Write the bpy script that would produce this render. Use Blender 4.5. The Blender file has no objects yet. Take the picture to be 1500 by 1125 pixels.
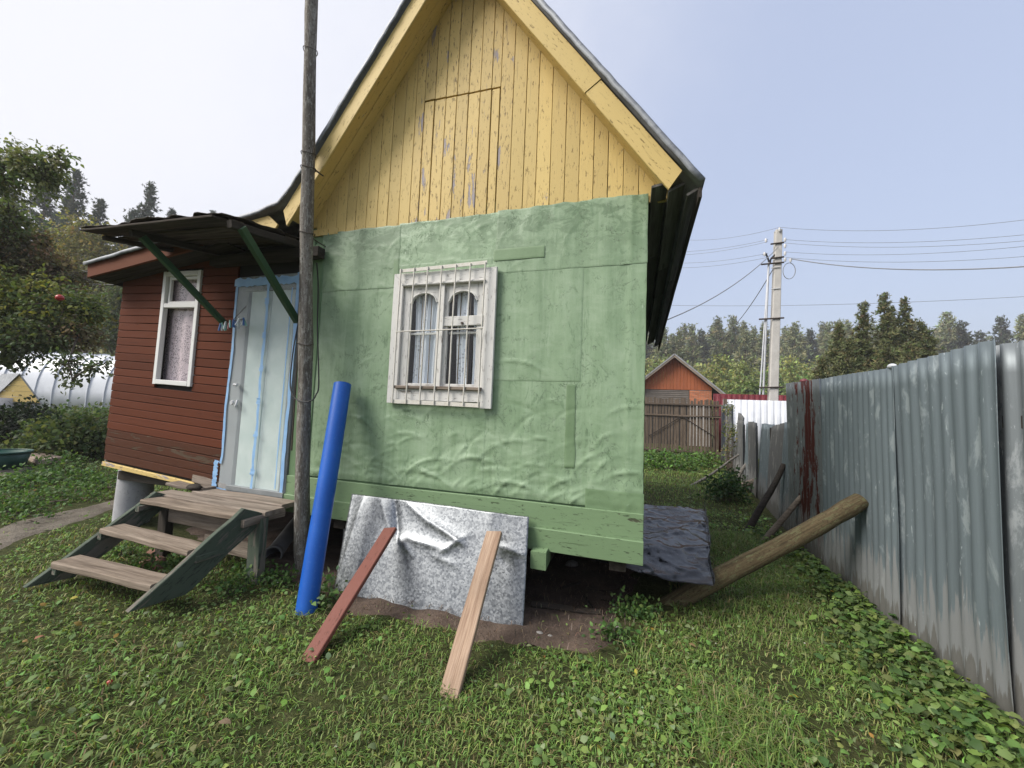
import bpy, math, random
import numpy as np
from mathutils import Vector, Matrix
random.seed(5)
rng = np.random.default_rng(11)
R = math.radians
scene = bpy.context.scene
COL = scene.collection

# ------------------------------------------------------------------ camera
CAM_H = 1.5
YAW, PITCH, ROLL = R(17.4), R(4.0), R(2.3)
F, CX, CY = 575.0, 750.0, 562.5                      # focal length in photograph pixels
fw = np.array([-math.sin(YAW)*math.cos(PITCH), math.cos(YAW)*math.cos(PITCH), math.sin(PITCH)])
r0 = np.array([math.cos(YAW), math.sin(YAW), 0.0])
u0 = np.cross(r0, fw)
up = u0*math.cos(ROLL) - r0*math.sin(ROLL)
rt = r0*math.cos(ROLL) + u0*math.sin(ROLL)
EYE = np.array([0, 0, CAM_H])
cam = bpy.data.cameras.new('camera')
cam.sensor_width = 36; cam.lens = F/1500*36; cam.clip_start = 0.05; cam.clip_end = 3000
camo = bpy.data.objects.new('camera', cam); COL.objects.link(camo)
camo.matrix_world = Matrix(((rt[0], up[0], -fw[0], 0), (rt[1], up[1], -fw[1], 0), (rt[2], up[2], -fw[2], CAM_H), (0, 0, 0, 1)))
scene.camera = camo

# ------------------------------------------------------------------ sky, sun, exposure
SUN_AZ, SUN_EL = R(-128), R(42)                      # azimuth from +Y, clockwise; soft sun behind thin cloud, front left
world = bpy.data.worlds.new('World'); scene.world = world; world.use_nodes = True
wn = world.node_tree.nodes; wl = world.node_tree.links; wn.clear()
sky = wn.new('ShaderNodeTexSky'); sky.sky_type = 'NISHITA'; sky.sun_disc = False
sky.sun_elevation = SUN_EL; sky.sun_rotation = SUN_AZ; sky.air_density = 1.3; sky.dust_density = 6.0; sky.ozone_density = 1.0
wmix = wn.new('ShaderNodeMix'); wmix.data_type = 'RGBA'; wmix.inputs[0].default_value = 0.45
wmix.inputs[7].default_value = (6.6, 7.35, 9.7, 1)    # thin even cloud veil over the sky
# white hazy cloud on the sun's side thinning out to blue across the sky
wtc = wn.new('ShaderNodeTexCoord'); wdot = wn.new('ShaderNodeVectorMath'); wdot.operation = 'DOT_PRODUCT'; wdot.inputs[1].default_value = (math.sin(R(-105))*.86, math.cos(R(-105))*.86, .5)
wns = wn.new('ShaderNodeTexNoise'); wns.inputs['Scale'].default_value = 2.3; wns.inputs['Detail'].default_value = 7; wns.inputs['Roughness'].default_value = .6; wns.inputs['Distortion'].default_value = .4
wad = wn.new('ShaderNodeMath'); wad.operation = 'MULTIPLY_ADD'; wad.inputs[1].default_value = .55
wrp = wn.new('ShaderNodeMapRange'); wrp.interpolation_type = 'SMOOTHSTEP'; wrp.inputs[1].default_value = .18; wrp.inputs[2].default_value = 1.15; wrp.inputs[3].default_value = 0.0; wrp.inputs[4].default_value = .95
wcl = wn.new('ShaderNodeMix'); wcl.data_type = 'RGBA'; wcl.inputs[7].default_value = (6.9, 6.95, 7.4, 1)
wbg = wn.new('ShaderNodeBackground'); wbg.inputs[1].default_value = 0.086
wout = wn.new('ShaderNodeOutputWorld')
wl.new(wtc.outputs['Generated'], wdot.inputs[0]); wl.new(wtc.outputs['Generated'], wns.inputs['Vector']); wl.new(wns.outputs[0], wad.inputs[0]); wl.new(wdot.outputs['Value'], wad.inputs[2]); wl.new(wad.outputs[0], wrp.inputs[0])
wl.new(sky.outputs[0], wmix.inputs[6]); wl.new(wrp.outputs[0], wcl.inputs[0]); wl.new(wmix.outputs[2], wcl.inputs[6]); wl.new(wcl.outputs[2], wbg.inputs[0]); wl.new(wbg.outputs[0], wout.inputs[0])
sun = bpy.data.lights.new('sun', 'SUN'); sun.energy = 3.1; sun.angle = R(28); sun.color = (1, 0.95, 0.88)
suno = bpy.data.objects.new('sun', sun); COL.objects.link(suno)
sd = Vector((math.sin(SUN_AZ)*math.cos(SUN_EL), math.cos(SUN_AZ)*math.cos(SUN_EL), math.sin(SUN_EL)))
suno.rotation_euler = sd.to_track_quat('Z', 'Y').to_euler(); suno.location = (-8, -6, 12)
vs = scene.view_settings; vs.view_transform = 'Standard'; vs.look = 'None'; vs.exposure = 0.70; vs.gamma = 1.0
scene.cycles.max_bounces = 8; scene.cycles.transparent_max_bounces = 16

# ------------------------------------------------------------------ surveying: where a sight line of the photograph meets a plane of the place
def ray(px, py): return fw + rt*(px-CX)/F + up*(CY-py)/F
def on_y(px, py, y): d = ray(px, py); return EYE + d*(y/d[1])
def on_x(px, py, x): d = ray(px, py); return EYE + d*(x/d[0])
def on_z(px, py, z=0.0): d = ray(px, py); return EYE + d*((z-CAM_H)/d[2])
def at(px, py, dep): return EYE + ray(px, py)*dep

# ------------------------------------------------------------------ noise
_perm = rng.permutation(512); _val = rng.random(512)*2-1
def vnoise(x, y):
    x = np.asarray(x, float); y = np.asarray(y, float)
    xi = np.floor(x).astype(int); yi = np.floor(y).astype(int); fx = x-xi; fy = y-yi
    fx = fx*fx*(3-2*fx); fy = fy*fy*(3-2*fy)
    def h(a, b): return _val[(_perm[(a+_perm[b & 511]) & 511])]
    return (h(xi, yi)*(1-fx)+h(xi+1, yi)*fx)*(1-fy) + (h(xi, yi+1)*(1-fx)+h(xi+1, yi+1)*fx)*fy
def fbm(x, y, o=4):
    s = 0; a = 1.0; t = 0
    for i in range(o):
        s = s + a*vnoise(np.asarray(x)*2**i+17.3*i, np.asarray(y)*2**i-9.1*i); t += a; a *= 0.5
    return s/t

def height(x, y):
    x = np.asarray(x, float); y = np.asarray(y, float)
    left = np.clip(-x-6.3, 0, None)
    h = 0.062*np.minimum(left, 14) + 0.03*np.clip(left-14, 0, 80)
    h = h + 0.022*fbm(x*0.8, y*0.8, 3)*np.clip(np.hypot(x+1, y-2)/3.0, 0.3, 3)
    under = np.clip((y-2.95)/0.5, 0, 1)*np.clip((0.2-x)/0.4, 0, 1)*np.clip((x+6.0)/0.5, 0, 1)*np.clip((7.6-y)/.5, 0, 1)
    h = h - 0.10*under
    h = h + 0.03*np.clip(np.hypot(x, y)-30, 0, 150)*np.clip((y-12)/30, 0, 1)*0.5
    return h
def on_ground(px, py):
    d = ray(px, py); t = 0.3
    for i in range(400):
        p = EYE + d*t
        if p[2] <= float(height(p[0], p[1])): break
        t *= 1.01
    return EYE + d*t

# ------------------------------------------------------------------ mesh helpers
W = {}                                               # world matrix of every object
def _link(o, parent, mw, tags):
    COL.objects.link(o)
    if parent is not None:
        o.parent = parent; o.matrix_parent_inverse = W[parent].inverted()
    o.matrix_basis = mw
    W[o] = mw
    for k, v in tags.items(): o[k] = v
    return o
def root(name, label, cat, loc, group=None):
    o = bpy.data.objects.new(name, None); o.empty_display_size = 0.2
    t = dict(label=label, category=cat)
    if group: t['group'] = group
    return _link(o, None, Matrix.Translation(Vector(loc)), t)
def tags(label, cat, group=None, kind=None):
    t = {}
    if label: t['label'] = label
    if cat: t['category'] = cat
    if group: t['group'] = group
    if kind: t['kind'] = kind
    return t
def mk(name, V, Fc, mat, parent=None, smooth=False, col=None, tg=None, mw=None, solid=0.0):
    V = np.asarray(V, float)
    me = bpy.data.meshes.new(name)
    if isinstance(Fc, np.ndarray):
        k = Fc.shape[1]; n = len(Fc)
        if parent is None and mw is None:
            c = np.array([V[:, 0].mean(), V[:, 1].mean(), V[:, 2].min()]); V = V-c; mw = Matrix.Translation(Vector(c))
        me.vertices.add(len(V)); me.vertices.foreach_set('co', V.astype(np.float32).ravel())
        me.loops.add(n*k); me.loops.foreach_set('vertex_index', Fc.astype(np.int32).ravel())
        me.polygons.add(n); me.polygons.foreach_set('loop_start', np.arange(0, n*k, k, dtype=np.int32))
        me.polygons.foreach_set('loop_total', np.full(n, k, dtype=np.int32))
        me.update(calc_edges=True)
    else:
        if parent is None and mw is None:
            c = np.array([V[:, 0].mean(), V[:, 1].mean(), V[:, 2].min()]); V = V-c; mw = Matrix.Translation(Vector(c))
        me.from_pydata([tuple(v) for v in V], [], Fc); me.update()
    if col is not None:
        a = me.color_attributes.new('Col', 'FLOAT_COLOR', 'POINT')
        c4 = np.ones((len(V), 4), np.float32); c4[:, :3] = col; a.data.foreach_set('color', c4.ravel())
    if smooth: me.polygons.foreach_set('use_smooth', np.ones(len(me.polygons), bool))
    me.materials.append(mat)
    o = bpy.data.objects.new(name, me)
    if solid:
        s = o.modifiers.new('thickness', 'SOLIDIFY'); s.thickness = solid; s.offset = 0
    return _link(o, parent, mw if mw is not None else Matrix.Identity(4), tg or {})
def frame(p0, p1, nrm):
    X = Vector(p1)-Vector(p0); L = X.length; X.normalize()
    Z = Vector(nrm); Z = (Z - X*Z.dot(X)).normalized(); Y = Z.cross(X)
    m = Matrix(((X.x, Y.x, Z.x, p0[0]), (X.y, Y.y, Z.y, p0[1]), (X.z, Y.z, Z.z, p0[2]), (0, 0, 0, 1)))
    return m, L
def plank(name, p0, p1, w, t, nrm, mat, parent=None, segs=3, jit=0.003, bev=0.004, cut0=0.0, cut1=0.0, tg=None, w1=None, bow=0.0):
    """a sawn board from p0 to p1: chamfered, slightly uneven, ends may be cut at a slope"""
    m, L = frame(p0, p1, nrm)
    w1 = w if w1 is None else w1; b = min(bev, w*0.3, t*0.3)
    prof = [(-.5, -.5, 0, b), (-.5, .5, 0, -b), (-.5, .5, b, 0), (.5, .5, -b, 0), (.5, .5, 0, -b), (.5, -.5, 0, b), (.5, -.5, -b, 0), (-.5, -.5, b, 0)]
    V = []
    for i in range(segs+1):
        f = i/segs; ww = w+(w1-w)*f
        jy = random.uniform(-jit, jit); jz = random.uniform(-jit, jit)+bow*4*f*(1-f); jw = random.uniform(-jit, jit)
        for (a, c, dy, dz) in prof:
            y = a*(ww+jw)+dy+jy; z = c*t+dz+jz
            x = f*L + (cut0*y if i == 0 else 0) + (cut1*y if i == segs else 0)
            V.append((x, y, z))
    Fc = []
    for i in range(segs):
        for k in range(8):
            a = i*8+k; c = i*8+(k+1) % 8
            Fc.append((a, c, c+8, a+8))
    Fc.append(tuple(range(8))[::-1]); Fc.append(tuple(range(segs*8, segs*8+8)))
    Fc = [f[::-1] for f in Fc]
    return mk(name, V, Fc, mat, parent, mw=m, tg=tg)
def tube(name, pts, rad, mat, parent=None, n=10, tg=None, rough=0.0, cap=True, world=True):
    """a round limb, pipe or wire through the points"""
    P = np.asarray(pts, float); rad = np.broadcast_to(np.asarray(rad, float), (len(P),))
    V = []; 
    T = np.gradient(P, axis=0); T /= np.linalg.norm(T, axis=1)[:, None]
    ref = np.array([0, 0, 1.0]) if abs(T[0][2]) < 0.9 else np.array([1.0, 0, 0])
    for i in range(len(P)):
        a = np.cross(T[i], ref); a /= np.linalg.norm(a); b = np.cross(T[i], a)
        for k in range(n):
            th = 2*math.pi*k/n; rr = rad[i]*(1+rough*random.uniform(-1, 1))
            V.append(P[i]+(a*math.cos(th)+b*math.sin(th))*rr)
    Fc = []
    for i in range(len(P)-1):
        for k in range(n):
            a = i*n+k; c = i*n+(k+1) % n
            Fc.append((a, a+n, c+n, c))
    if cap: Fc.append(tuple(range(n))); Fc.append(tuple(range((len(P)-1)*n, len(P)*n))[::-1])
    o = mk(name, V, Fc, mat, parent, smooth=True, tg=tg)
    try:
        o.data.set_sharp_from_angle(angle=R(50))
    except Exception: pass
    return o
def tube_arrays(P, rad, n=6):
    P = np.asarray(P, float); T = np.gradient(P, axis=0); T /= np.linalg.norm(T, axis=1)[:, None]+1e-9
    ref = np.array([0.3, 0.9, 0.2]); A = np.cross(T, ref); A /= np.linalg.norm(A, axis=1)[:, None]; B = np.cross(T, A)
    th = np.linspace(0, 2*math.pi, n, endpoint=False)
    V = (P[:, None, :]+(A[:, None, :]*np.cos(th)[None, :, None]+B[:, None, :]*np.sin(th)[None, :, None])*np.asarray(rad)[:, None, None]).reshape(-1, 3)
    i, k = np.meshgrid(np.arange(len(P)-1), np.arange(n), indexing='ij')
    a = i*n+k; c = i*n+(k+1) % n
    return V, np.stack([a, a+n, c+n, c], -1).reshape(-1, 4)
def join(parts):
    Vs = []; Fs = []; off = 0
    for v, f in parts: Vs.append(v); Fs.append(f+off); off += len(v)
    return np.concatenate(Vs), np.concatenate(Fs)
def box(name, lo, hi, mat, parent=None, tg=None):
    (x0, y0, z0), (x1, y1, z1) = lo, hi
    V = [(x0, y0, z0), (x1, y0, z0), (x1, y1, z0), (x0, y1, z0), (x0, y0, z1), (x1, y0, z1), (x1, y1, z1), (x0, y1, z1)]
    Fc = [(3, 2, 1, 0), (4, 5, 6, 7), (0, 1, 5, 4), (1, 2, 6, 5), (2, 3, 7, 6), (3, 0, 4, 7)]
    return mk(name, V, Fc, mat, parent, tg=tg)
def prism(name, poly, y0, y1, mat, parent=None, tg=None):
    """an outline in the x-z plane given thickness from y0 to y1"""
    n = len(poly); V = [(x, y0, z) for x, z in poly]+[(x, y1, z) for x, z in poly]
    Fc = [tuple(range(n)), tuple(range(2*n-1, n-1, -1))]+[(i, i+n, (i+1) % n+n, (i+1) % n) for i in range(n)]
    return mk(name, V, Fc, mat, parent, tg=tg)
def grid_faces(nu, nv, keep=None):
    i, j = np.meshgrid(np.arange(nu-1), np.arange(nv-1), indexing='ij')
    a = i*nv+j; f = np.stack([a, a+nv, a+nv+1, a+1], -1).reshape(-1, 4)
    return f if keep is None else f[keep.reshape(-1)]

# ------------------------------------------------------------------ material helpers
class Nt:
    def __init__(s, name):
        s.m = bpy.data.materials.new(name); s.m.use_nodes = True; s.t = s.m.node_tree; s.t.nodes.clear()
        s.out = s.t.nodes.new('ShaderNodeOutputMaterial'); s.b = s.t.nodes.new('ShaderNodeBsdfPrincipled')
        s.t.links.new(s.b.outputs[0], s.out.inputs[0])
    def n(s, ty): return s.t.nodes.new(ty)
    def l(s, a, b): s.t.links.new(a, b)
    def setv(s, sock, v):
        if hasattr(v, 'is_linked') or isinstance(v, bpy.types.NodeSocket): s.l(v, sock)
        elif isinstance(v, (tuple, list)) and len(v) == 3 and sock.type == 'RGBA': sock.default_value = (*v, 1)
        else: sock.default_value = v
    def co(s, scale=(1, 1, 1), rnd=True):
        if not hasattr(s, '_tc'):
            s._tc = s.n('ShaderNodeTexCoord'); s._oi = s.n('ShaderNodeObjectInfo')
            c = s.n('ShaderNodeCombineXYZ'); mu = s.n('ShaderNodeMath'); mu.operation = 'MULTIPLY'; mu.inputs[1].default_value = 37.0
            s.l(s._oi.outputs['Random'], mu.inputs[0])
            for k in range(3): s.l(mu.outputs[0], c.inputs[k])
            ad = s.n('ShaderNodeVectorMath'); ad.operation = 'ADD'; s.l(s._tc.outputs['Object'], ad.inputs[0]); s.l(c.outputs[0], ad.inputs[1]); s._ro = ad.outputs[0]
        mp = s.n('ShaderNodeMapping'); mp.inputs['Scale'].default_value = scale
        s.l(s._ro if rnd else s._tc.outputs['Object'], mp.inputs[0]); return mp.outputs[0]
    def rand(s): s.co(); return s._oi.outputs['Random']
    def noise(s, vec, scale=1.0, detail=5, rough=.55, dist=0.0):
        x = s.n('ShaderNodeTexNoise'); x.inputs['Scale'].default_value = scale; x.inputs['Detail'].default_value = detail
        x.inputs['Roughness'].default_value = rough; x.inputs['Distortion'].default_value = dist; s.l(vec, x.inputs['Vector']); return x.outputs[0]
    def voro(s, vec, scale=1.0, feat='F1', out='Distance'):
        x = s.n('ShaderNodeTexVoronoi'); x.feature = feat; x.inputs['Scale'].default_value = scale; s.l(vec, x.inputs['Vector']); return x.outputs[out]
    def ramp(s, fac, stops, interp='LINEAR'):
        x = s.n('ShaderNodeValToRGB'); x.color_ramp.interpolation = interp; e = x.color_ramp.elements
        while len(e) < len(stops): e.new(0.5)
        for q, (p, c) in zip(e, stops):
            q.position = p; q.color = (c, c, c, 1) if isinstance(c, (int, float)) else (*c, 1)
        s.l(fac, x.inputs[0]); return x.outputs[0]
    def mix(s, fac, a, b, mode='MIX'):
        x = s.n('ShaderNodeMix'); x.data_type = 'RGBA'; x.blend_type = mode
        s.setv(x.inputs[0], fac); s.setv(x.inputs[6], a); s.setv(x.inputs[7], b); return x.outputs[2]
    def math(s, op, a, b=0.0, c=0.0):
        x = s.n('ShaderNodeMath'); x.operation = op
        for q, v in zip(x.inputs, (a, b, c)): s.setv(q, v)
        return x.outputs[0]
    def sep(s, vec): x = s.n('ShaderNodeSeparateXYZ'); s.l(vec, x.inputs[0]); return x.outputs
    def attr(s, name='Col'): x = s.n('ShaderNodeAttribute'); x.attribute_name = name; return x.outputs['Color']
    def bump(s, h, strength=.5, dist=.01):
        x = s.n('ShaderNodeBump'); x.inputs['Strength'].default_value = strength; x.inputs['Distance'].default_value = dist; s.l(h, x.inputs['Height']); s.l(x.outputs[0], s.b.inputs['Normal'])
    def vary(s, col, amt=.3):
        f = s.math('MULTIPLY_ADD', s.rand(), amt, 1-amt/2); c = s.n('ShaderNodeCombineColor')
        for k in range(3): s.l(f, c.inputs[k])
        return s.mix(1.0, col, c.outputs[0], 'MULTIPLY')
    def done(s, col, rough=.8, metal=0.0, spec=None):
        s.setv(s.b.inputs['Base Color'], col); s.setv(s.b.inputs['Roughness'], rough); s.setv(s.b.inputs['Metallic'], metal)
        if spec is not None: s.b.inputs['Specular IOR Level'].default_value = spec
        return s.m
def wood(name, c1, c2, c3, rough=.85, amt=.3, speck=None):
    """bare weathered timber, grain along the board"""
    s = Nt(name); g = s.noise(s.co((1.2, 22, 22)), 1, 6, .6, .6); f = s.noise(s.co((5, 160, 160)), 1, 3, .6); b = s.noise(s.co((2, 3, 3)), 1.2, 5)
    col = s.ramp(g, [(.3, c3), (.48, c1), (.7, c2)])
    col = s.mix(s.ramp(f, [(.35, .55), (.6, 0.0)]), col, c3)
    col = s.mix(s.ramp(b, [(.5, 0.0), (.72, .55)]), col, tuple(x*.55 for x in c1))
    kn = s.voro(s.co((1.1, 7, 7)), 1.0); col = s.mix(s.ramp(kn, [(.05, .8), (.11, 0.0)]), col, tuple(x*.35 for x in c1))
    if speck:
        q1 = s.noise(s.co((9, 30, 30)), 1.6, 6, .75); col = s.mix(s.ramp(q1, [(.52, 0.0), (.58, .8)]), col, speck); q2 = s.noise(s.co((40, 60, 60)), 1.2, 4, .7); col = s.mix(s.ramp(q2, [(.56, 0.0), (.62, .8)]), col, c3)
    s.bump(s.math('ADD', g, s.math('MULTIPLY', f, .5)), .7, .006)
    return s.done(s.vary(col, amt), rough, spec=.25)
def paintwood(name, p1, p2, bare, crack, wear=.62, crk=.60, rough=.6, amt=.16, grain=1.0, bumpd=.0035, spec=.35):
    """old oil paint on boards: cracked, flaking along the grain, bare wood showing through"""
    s = Nt(name); b = s.noise(s.co((1, 3, 3)), 1.6, 5); g = s.noise(s.co((2.2*grain, 34*grain, 34*grain)), 1, 5, .65); f = s.noise(s.co((14, 60, 60)), 1, 4, .7); w = s.noise(s.co((1.6, 9, 9)), 1, 6, .7, .4)
    col = s.mix(b, p1, p2)
    cm = s.ramp(f, [(crk, 0.0), (crk+.05, .9)]); cm2 = s.ramp(g, [(.62, 0.0), (.70, .6)])
    cm = s.math('MAXIMUM', cm, s.math('MULTIPLY', cm2, .8))
    col = s.mix(cm, col, crack)
    wm = s.ramp(w, [(wear, 0.0), (wear+.025, 1.0)])
    col = s.mix(wm, col, s.mix(g, bare, tuple(x*.6 for x in bare)))
    s.bump(s.math('SUBTRACT', s.math('MULTIPLY', g, .4), s.math('ADD', s.math('MULTIPLY', cm, .7), wm)), .7, bumpd)
    return s.done(s.vary(col, amt), rough, spec=spec)

M = {}
M['yellow'] = paintwood('yellow_paint', (.62, .455, .165), (.56, .42, .16), (.33, .29, .28), (.24, .16, .05), wear=.685, crk=.60, amt=.2)
M['yellow_worn'] = paintwood('yellow_paint_flaked', (.60, .44, .165), (.55, .405, .155), (.36, .32, .33), (.20, .135, .055), wear=.60, crk=.585, amt=.22)
M['red'] = paintwood('red_brown_stain', (.090, .028, .015), (.116, .036, .018), (.06, .034, .022), (.03, .011, .007), wear=.70, crk=.67, rough=.8, amt=.3, spec=.12)
M['red_low'] = paintwood('faded_brown_stain', (.072, .030, .018), (.09, .036, .021), (.115, .08, .055), (.035, .016, .010), wear=.60, crk=.64, rough=.85, amt=.2, spec=.12)
M['fascia'] = paintwood('orange_brown_stain', (.15, .052, .026), (.125, .043, .021), (.11, .055, .036), (.06, .026, .015), wear=.75, crk=.66, rough=.75, spec=.15)
M['white'] = paintwood('old_white_paint', (.66, .65, .62), (.58, .57, .54), (.36, .33, .29), (.33, .31, .28), wear=.66, crk=.60, rough=.6, amt=.1)
M['white_clean'] = paintwood('white_paint', (.72, .72, .70), (.66, .66, .64), (.4, .37, .33), (.4, .38, .35), wear=.72, crk=.66, rough=.5, amt=.08)
M['green_dark'] = paintwood('dark_green_paint', (.030, .075, .036), (.040, .09, .045), (.14, .14, .11), (.02, .04, .02), wear=.72, crk=.68, rough=.5)
M['green_step'] = paintwood('worn_green_grey_paint', (.060, .080, .058), (.085, .105, .078), (.19, .17, .14), (.04, .048, .038), wear=.53, crk=.57, rough=.85)
M['green_board'] = paintwood('green_painted_board', (.150, .232, .118), (.192, .282, .155), (.085, .095, .055), (.05, .075, .035), wear=.635, crk=.61, rough=.55, amt=.1)
M['green_trim'] = paintwood('green_corner_board', (.120, .200, .10), (.150, .240, .125), (.12, .11, .08), (.06, .10, .05), wear=.73, crk=.68, rough=.6, amt=.1)
M['brown_plank'] = paintwood('red_brown_painted_plank', (.135, .045, .032), (.17, .058, .041), (.22, .12, .08), (.08, .03, .02), wear=.62, crk=.62, rough=.6)
M['bare'] = wood('bare_pine', (.36, .255, .18), (.44, .325, .24), (.18, .11, .075), .85, .1)
M['grey_wood'] = wood('weathered_grey_wood', (.25, .205, .165), (.34, .285, .235), (.105, .082, .064), .9, .25)
M['tread'] = wood('worn_step_wood', (.27, .215, .165), (.36, .295, .235), (.10, .075, .056), .9, .2)
M['dark_wood'] = wood('dark_damp_wood', (.045, .037, .030), (.07, .058, .048), (.02, .017, .014), .85, .4)
M['canopy'] = wood('old_canopy_board', (.085, .068, .054), (.13, .106, .085), (.03, .024, .02), .9, .6)
M['eave'] = wood('grey_eave_board', (.12, .115, .11), (.17, .165, .155), (.05, .048, .045), .9, .5)
M['picket'] = wood('old_picket_wood', (.13, .10, .075), (.19, .15, .115), (.06, .045, .034), .9, .5)
M['pole'] = wood('weathered_pole', (.16, .145, .125), (.24, .22, .195), (.065, .055, .046), .95, .1, (.29, .285, .26))
M['log'] = wood('mossy_log', (.12, .09, .05), (.17, .13, .075), (.05, .038, .02), .95, .2, (.135, .135, .07))
M['core'] = Nt('dark_void_board').done((.02, .018, .016), .9)

def m_felt(name, dark=1.0):
    s = Nt(name)
    b = s.noise(s.co((1, 1, 1)), 1.9, 7, .65, .6); st = s.noise(s.co((9, 9, .8)), 1, 6, .65, .5); p = s.noise(s.co((2.2, 2.2, 4.5)), 1.7, 8, .7, .3); d = s.noise(s.co((13, 13, 4)), 1, 7, .75, 1.2); fine = s.noise(s.co((1, 1, 1)), 60, 5, .65); br = s.noise(s.co((28, 28, 3)), 1, 5, .7)
    col = s.ramp(b, [(.34, (.205*dark, .300*dark, .178*dark)), (.50, (.240*dark, .340*dark, .208*dark)), (.66, (.275*dark, .375*dark, .242*dark))])
    col = s.mix(s.ramp(st, [(.46, 0.0), (.64, .62)]), col, (.155*dark, .240*dark, .132*dark))
    col = s.mix(s.ramp(st, [(.28, .45), (.44, 0.0)]), col, (.33*dark, .430*dark, .295*dark))
    col = s.mix(s.ramp(p, [(.54, 0.0), (.66, .35)]), col, (.345*dark, .440*dark, .305*dark))
    col = s.mix(s.ramp(d, [(.585, 0.0), (.61, .55)]), col, (.125*dark, .202*dark, .110*dark))
    col = s.mix(s.ramp(br, [(.60, 0.0), (.70, .30)]), col, (.36, .45, .325))
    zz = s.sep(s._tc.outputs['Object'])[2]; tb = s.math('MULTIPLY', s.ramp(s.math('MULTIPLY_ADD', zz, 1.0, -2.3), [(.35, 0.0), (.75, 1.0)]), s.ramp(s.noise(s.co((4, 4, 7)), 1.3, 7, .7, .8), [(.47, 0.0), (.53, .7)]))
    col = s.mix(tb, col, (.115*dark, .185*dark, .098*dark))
    sc = s.voro(s.co((5, 5, 1.3)), 1.35); col = s.mix(s.ramp(sc, [(.022, .6), (.034, 0.0)]), col, (.55, .64, .5))
    cr = s.noise(s.co((3, 3, 2)), 2.0, 5, .65, 1.8); crm = s.math('MULTIPLY', s.ramp(cr, [(.490, 0.0), (.4985, .85), (.5015, .85), (.510, 0.0)]), s.ramp(p, [(.42, 1.0), (.53, 0.0)]))
    col = s.mix(crm, col, (.065, .11, .055))
    s.bump(s.math('ADD', s.math('MULTIPLY', p, .22), s.math('ADD', s.math('MULTIPLY', fine, .16), s.math('MULTIPLY', crm, -.3))), .6, .010)
    return s.done(s.vary(col, .20), s.math('MULTIPLY_ADD', b, .3, .30), spec=.45)
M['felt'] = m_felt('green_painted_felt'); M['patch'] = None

def m_zinc(name, c1, c2, rough=.42, sp=55, metal=.75):
    s = Nt(name); v = s.voro(s.co((1, 1, 1)), sp, out='Color'); g = s.sep(v)[0]; b = s.noise(s.co((1, 1, 1)), 3, 6, .65); sp2 = s.noise(s.co((1, 1, 1)), 120, 3, .7)
    col = s.mix(g, c1, c2); col = s.mix(s.ramp(b, [(.50, 0.0), (.75, .35)]), col, tuple(x*.6 for x in c1)); col = s.mix(s.ramp(sp2, [(.60, 0.0), (.66, .7)]), col, tuple(x*.4 for x in c1))
    s.bump(sp2, .06, .003)
    return s.done(col, s.math('MULTIPLY_ADD', g, .16, rough), metal)
M['zinc'] = m_zinc('galvanised_sheet', (.17, .182, .195), (.36, .378, .392), .36, 75, .9); M['flash'] = m_zinc('roof_flashing', (.20, .21, .225), (.32, .335, .35), .55, 25)

def m_fence(name, base, pale, red=0.0, slate=False):
    s = Nt(name); st = s.noise(s.co((26, 26, 1.1)), 1, 5, .6, .3); b = s.noise(s.co((1.3, 1.3, .8)), 1.4, 6, .6); w = s.noise(s.co((7, 7, 2.2)), 1.2, 6, .7, .3); sp = s.noise(s.co((10, 10, 3)), 3, 5, .7)
    col = s.mix(b, tuple(x*.8 for x in base), base); col = s.mix(s.ramp(st, [(.45, 0.0), (.75, .7)]), col, tuple(x*.62 for x in base))
    col = s.mix(s.ramp(w, [(.55, 0.0), (.62, .65)]), col, pale)
    col = s.mix(s.ramp(sp, [(.66, 0.0), (.70, .8)]), col, tuple(x*1.25 for x in pale))
    if red:
        xx = s.sep(s._tc.outputs['Object'])
        lean = s.math('MULTIPLY_ADD', xx[2], .07, xx[1])
        rn = s.noise(s.co((9, 9, .9)), 1.0, 7, .75, .3); rf_ = s.noise(s.co((30, 30, 6)), 1.0, 5, .7)
        band = s.math('SUBTRACT', 1.0, s.math('DIVIDE', s.math('ABSOLUTE', s.math('ADD', lean, red)), .55))
        sm = s.math('MULTIPLY', .8, s.math('ADD', s.math('MULTIPLY_ADD', rn, 1.5, s.math('MULTIPLY', band, .26)), s.math('MULTIPLY', rf_, .6)))
        rm = s.ramp(sm, [(.985, 0.0), (.995, 1.0)])
        col = s.mix(rm, col, (.075, .020, .016))
    z = s.sep(s._tc.outputs['Object'])[2]
    jag = s.noise(s.co((34, 34, 1.2), True), 1, 6, .65); lvl = s.math('MULTIPLY_ADD', jag, -1.25, s.math('ADD', z, .22))
    dm = s.ramp(lvl, [(0.0, 1.0), (.05, 0.0)])
    col = s.mix(s.math('MULTIPLY', dm, .62), col, (.245, .24, .232))
    wet = s.ramp(s.math('MULTIPLY_ADD', jag, -.62, s.math('ADD', z, .13)), [(0.0, .75), (.02, 0.0)]); col = s.mix(wet, col, (.11, .105, .09))
    sc2 = s.noise(s.co((60, 60, 8)), 1.0, 5, .7); col = s.mix(s.ramp(sc2, [(.66, 0.0), (.69, .8)]), col, tuple(x_*1.5 for x_ in pale))
    ru = s.noise(s.co((20, 20, 5)), 1.0, 6, .75, .5); col = s.mix(s.ramp(ru, [(.70, 0.0), (.74, .55)]), col, (.10, .055, .03))
    s.bump(s.math('ADD', w, st), .25, .004)
    rgh = s.math('MULTIPLY_ADD', dm, .30, .50) if not slate else .9
    return s.done(s.vary(col, .12), rgh, .45 if not slate else 0.0)
M['fence_zinc'] = m_fence('green_grey_corrugated_zinc', (.185, .225, .245), (.33, .375, .39))
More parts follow.
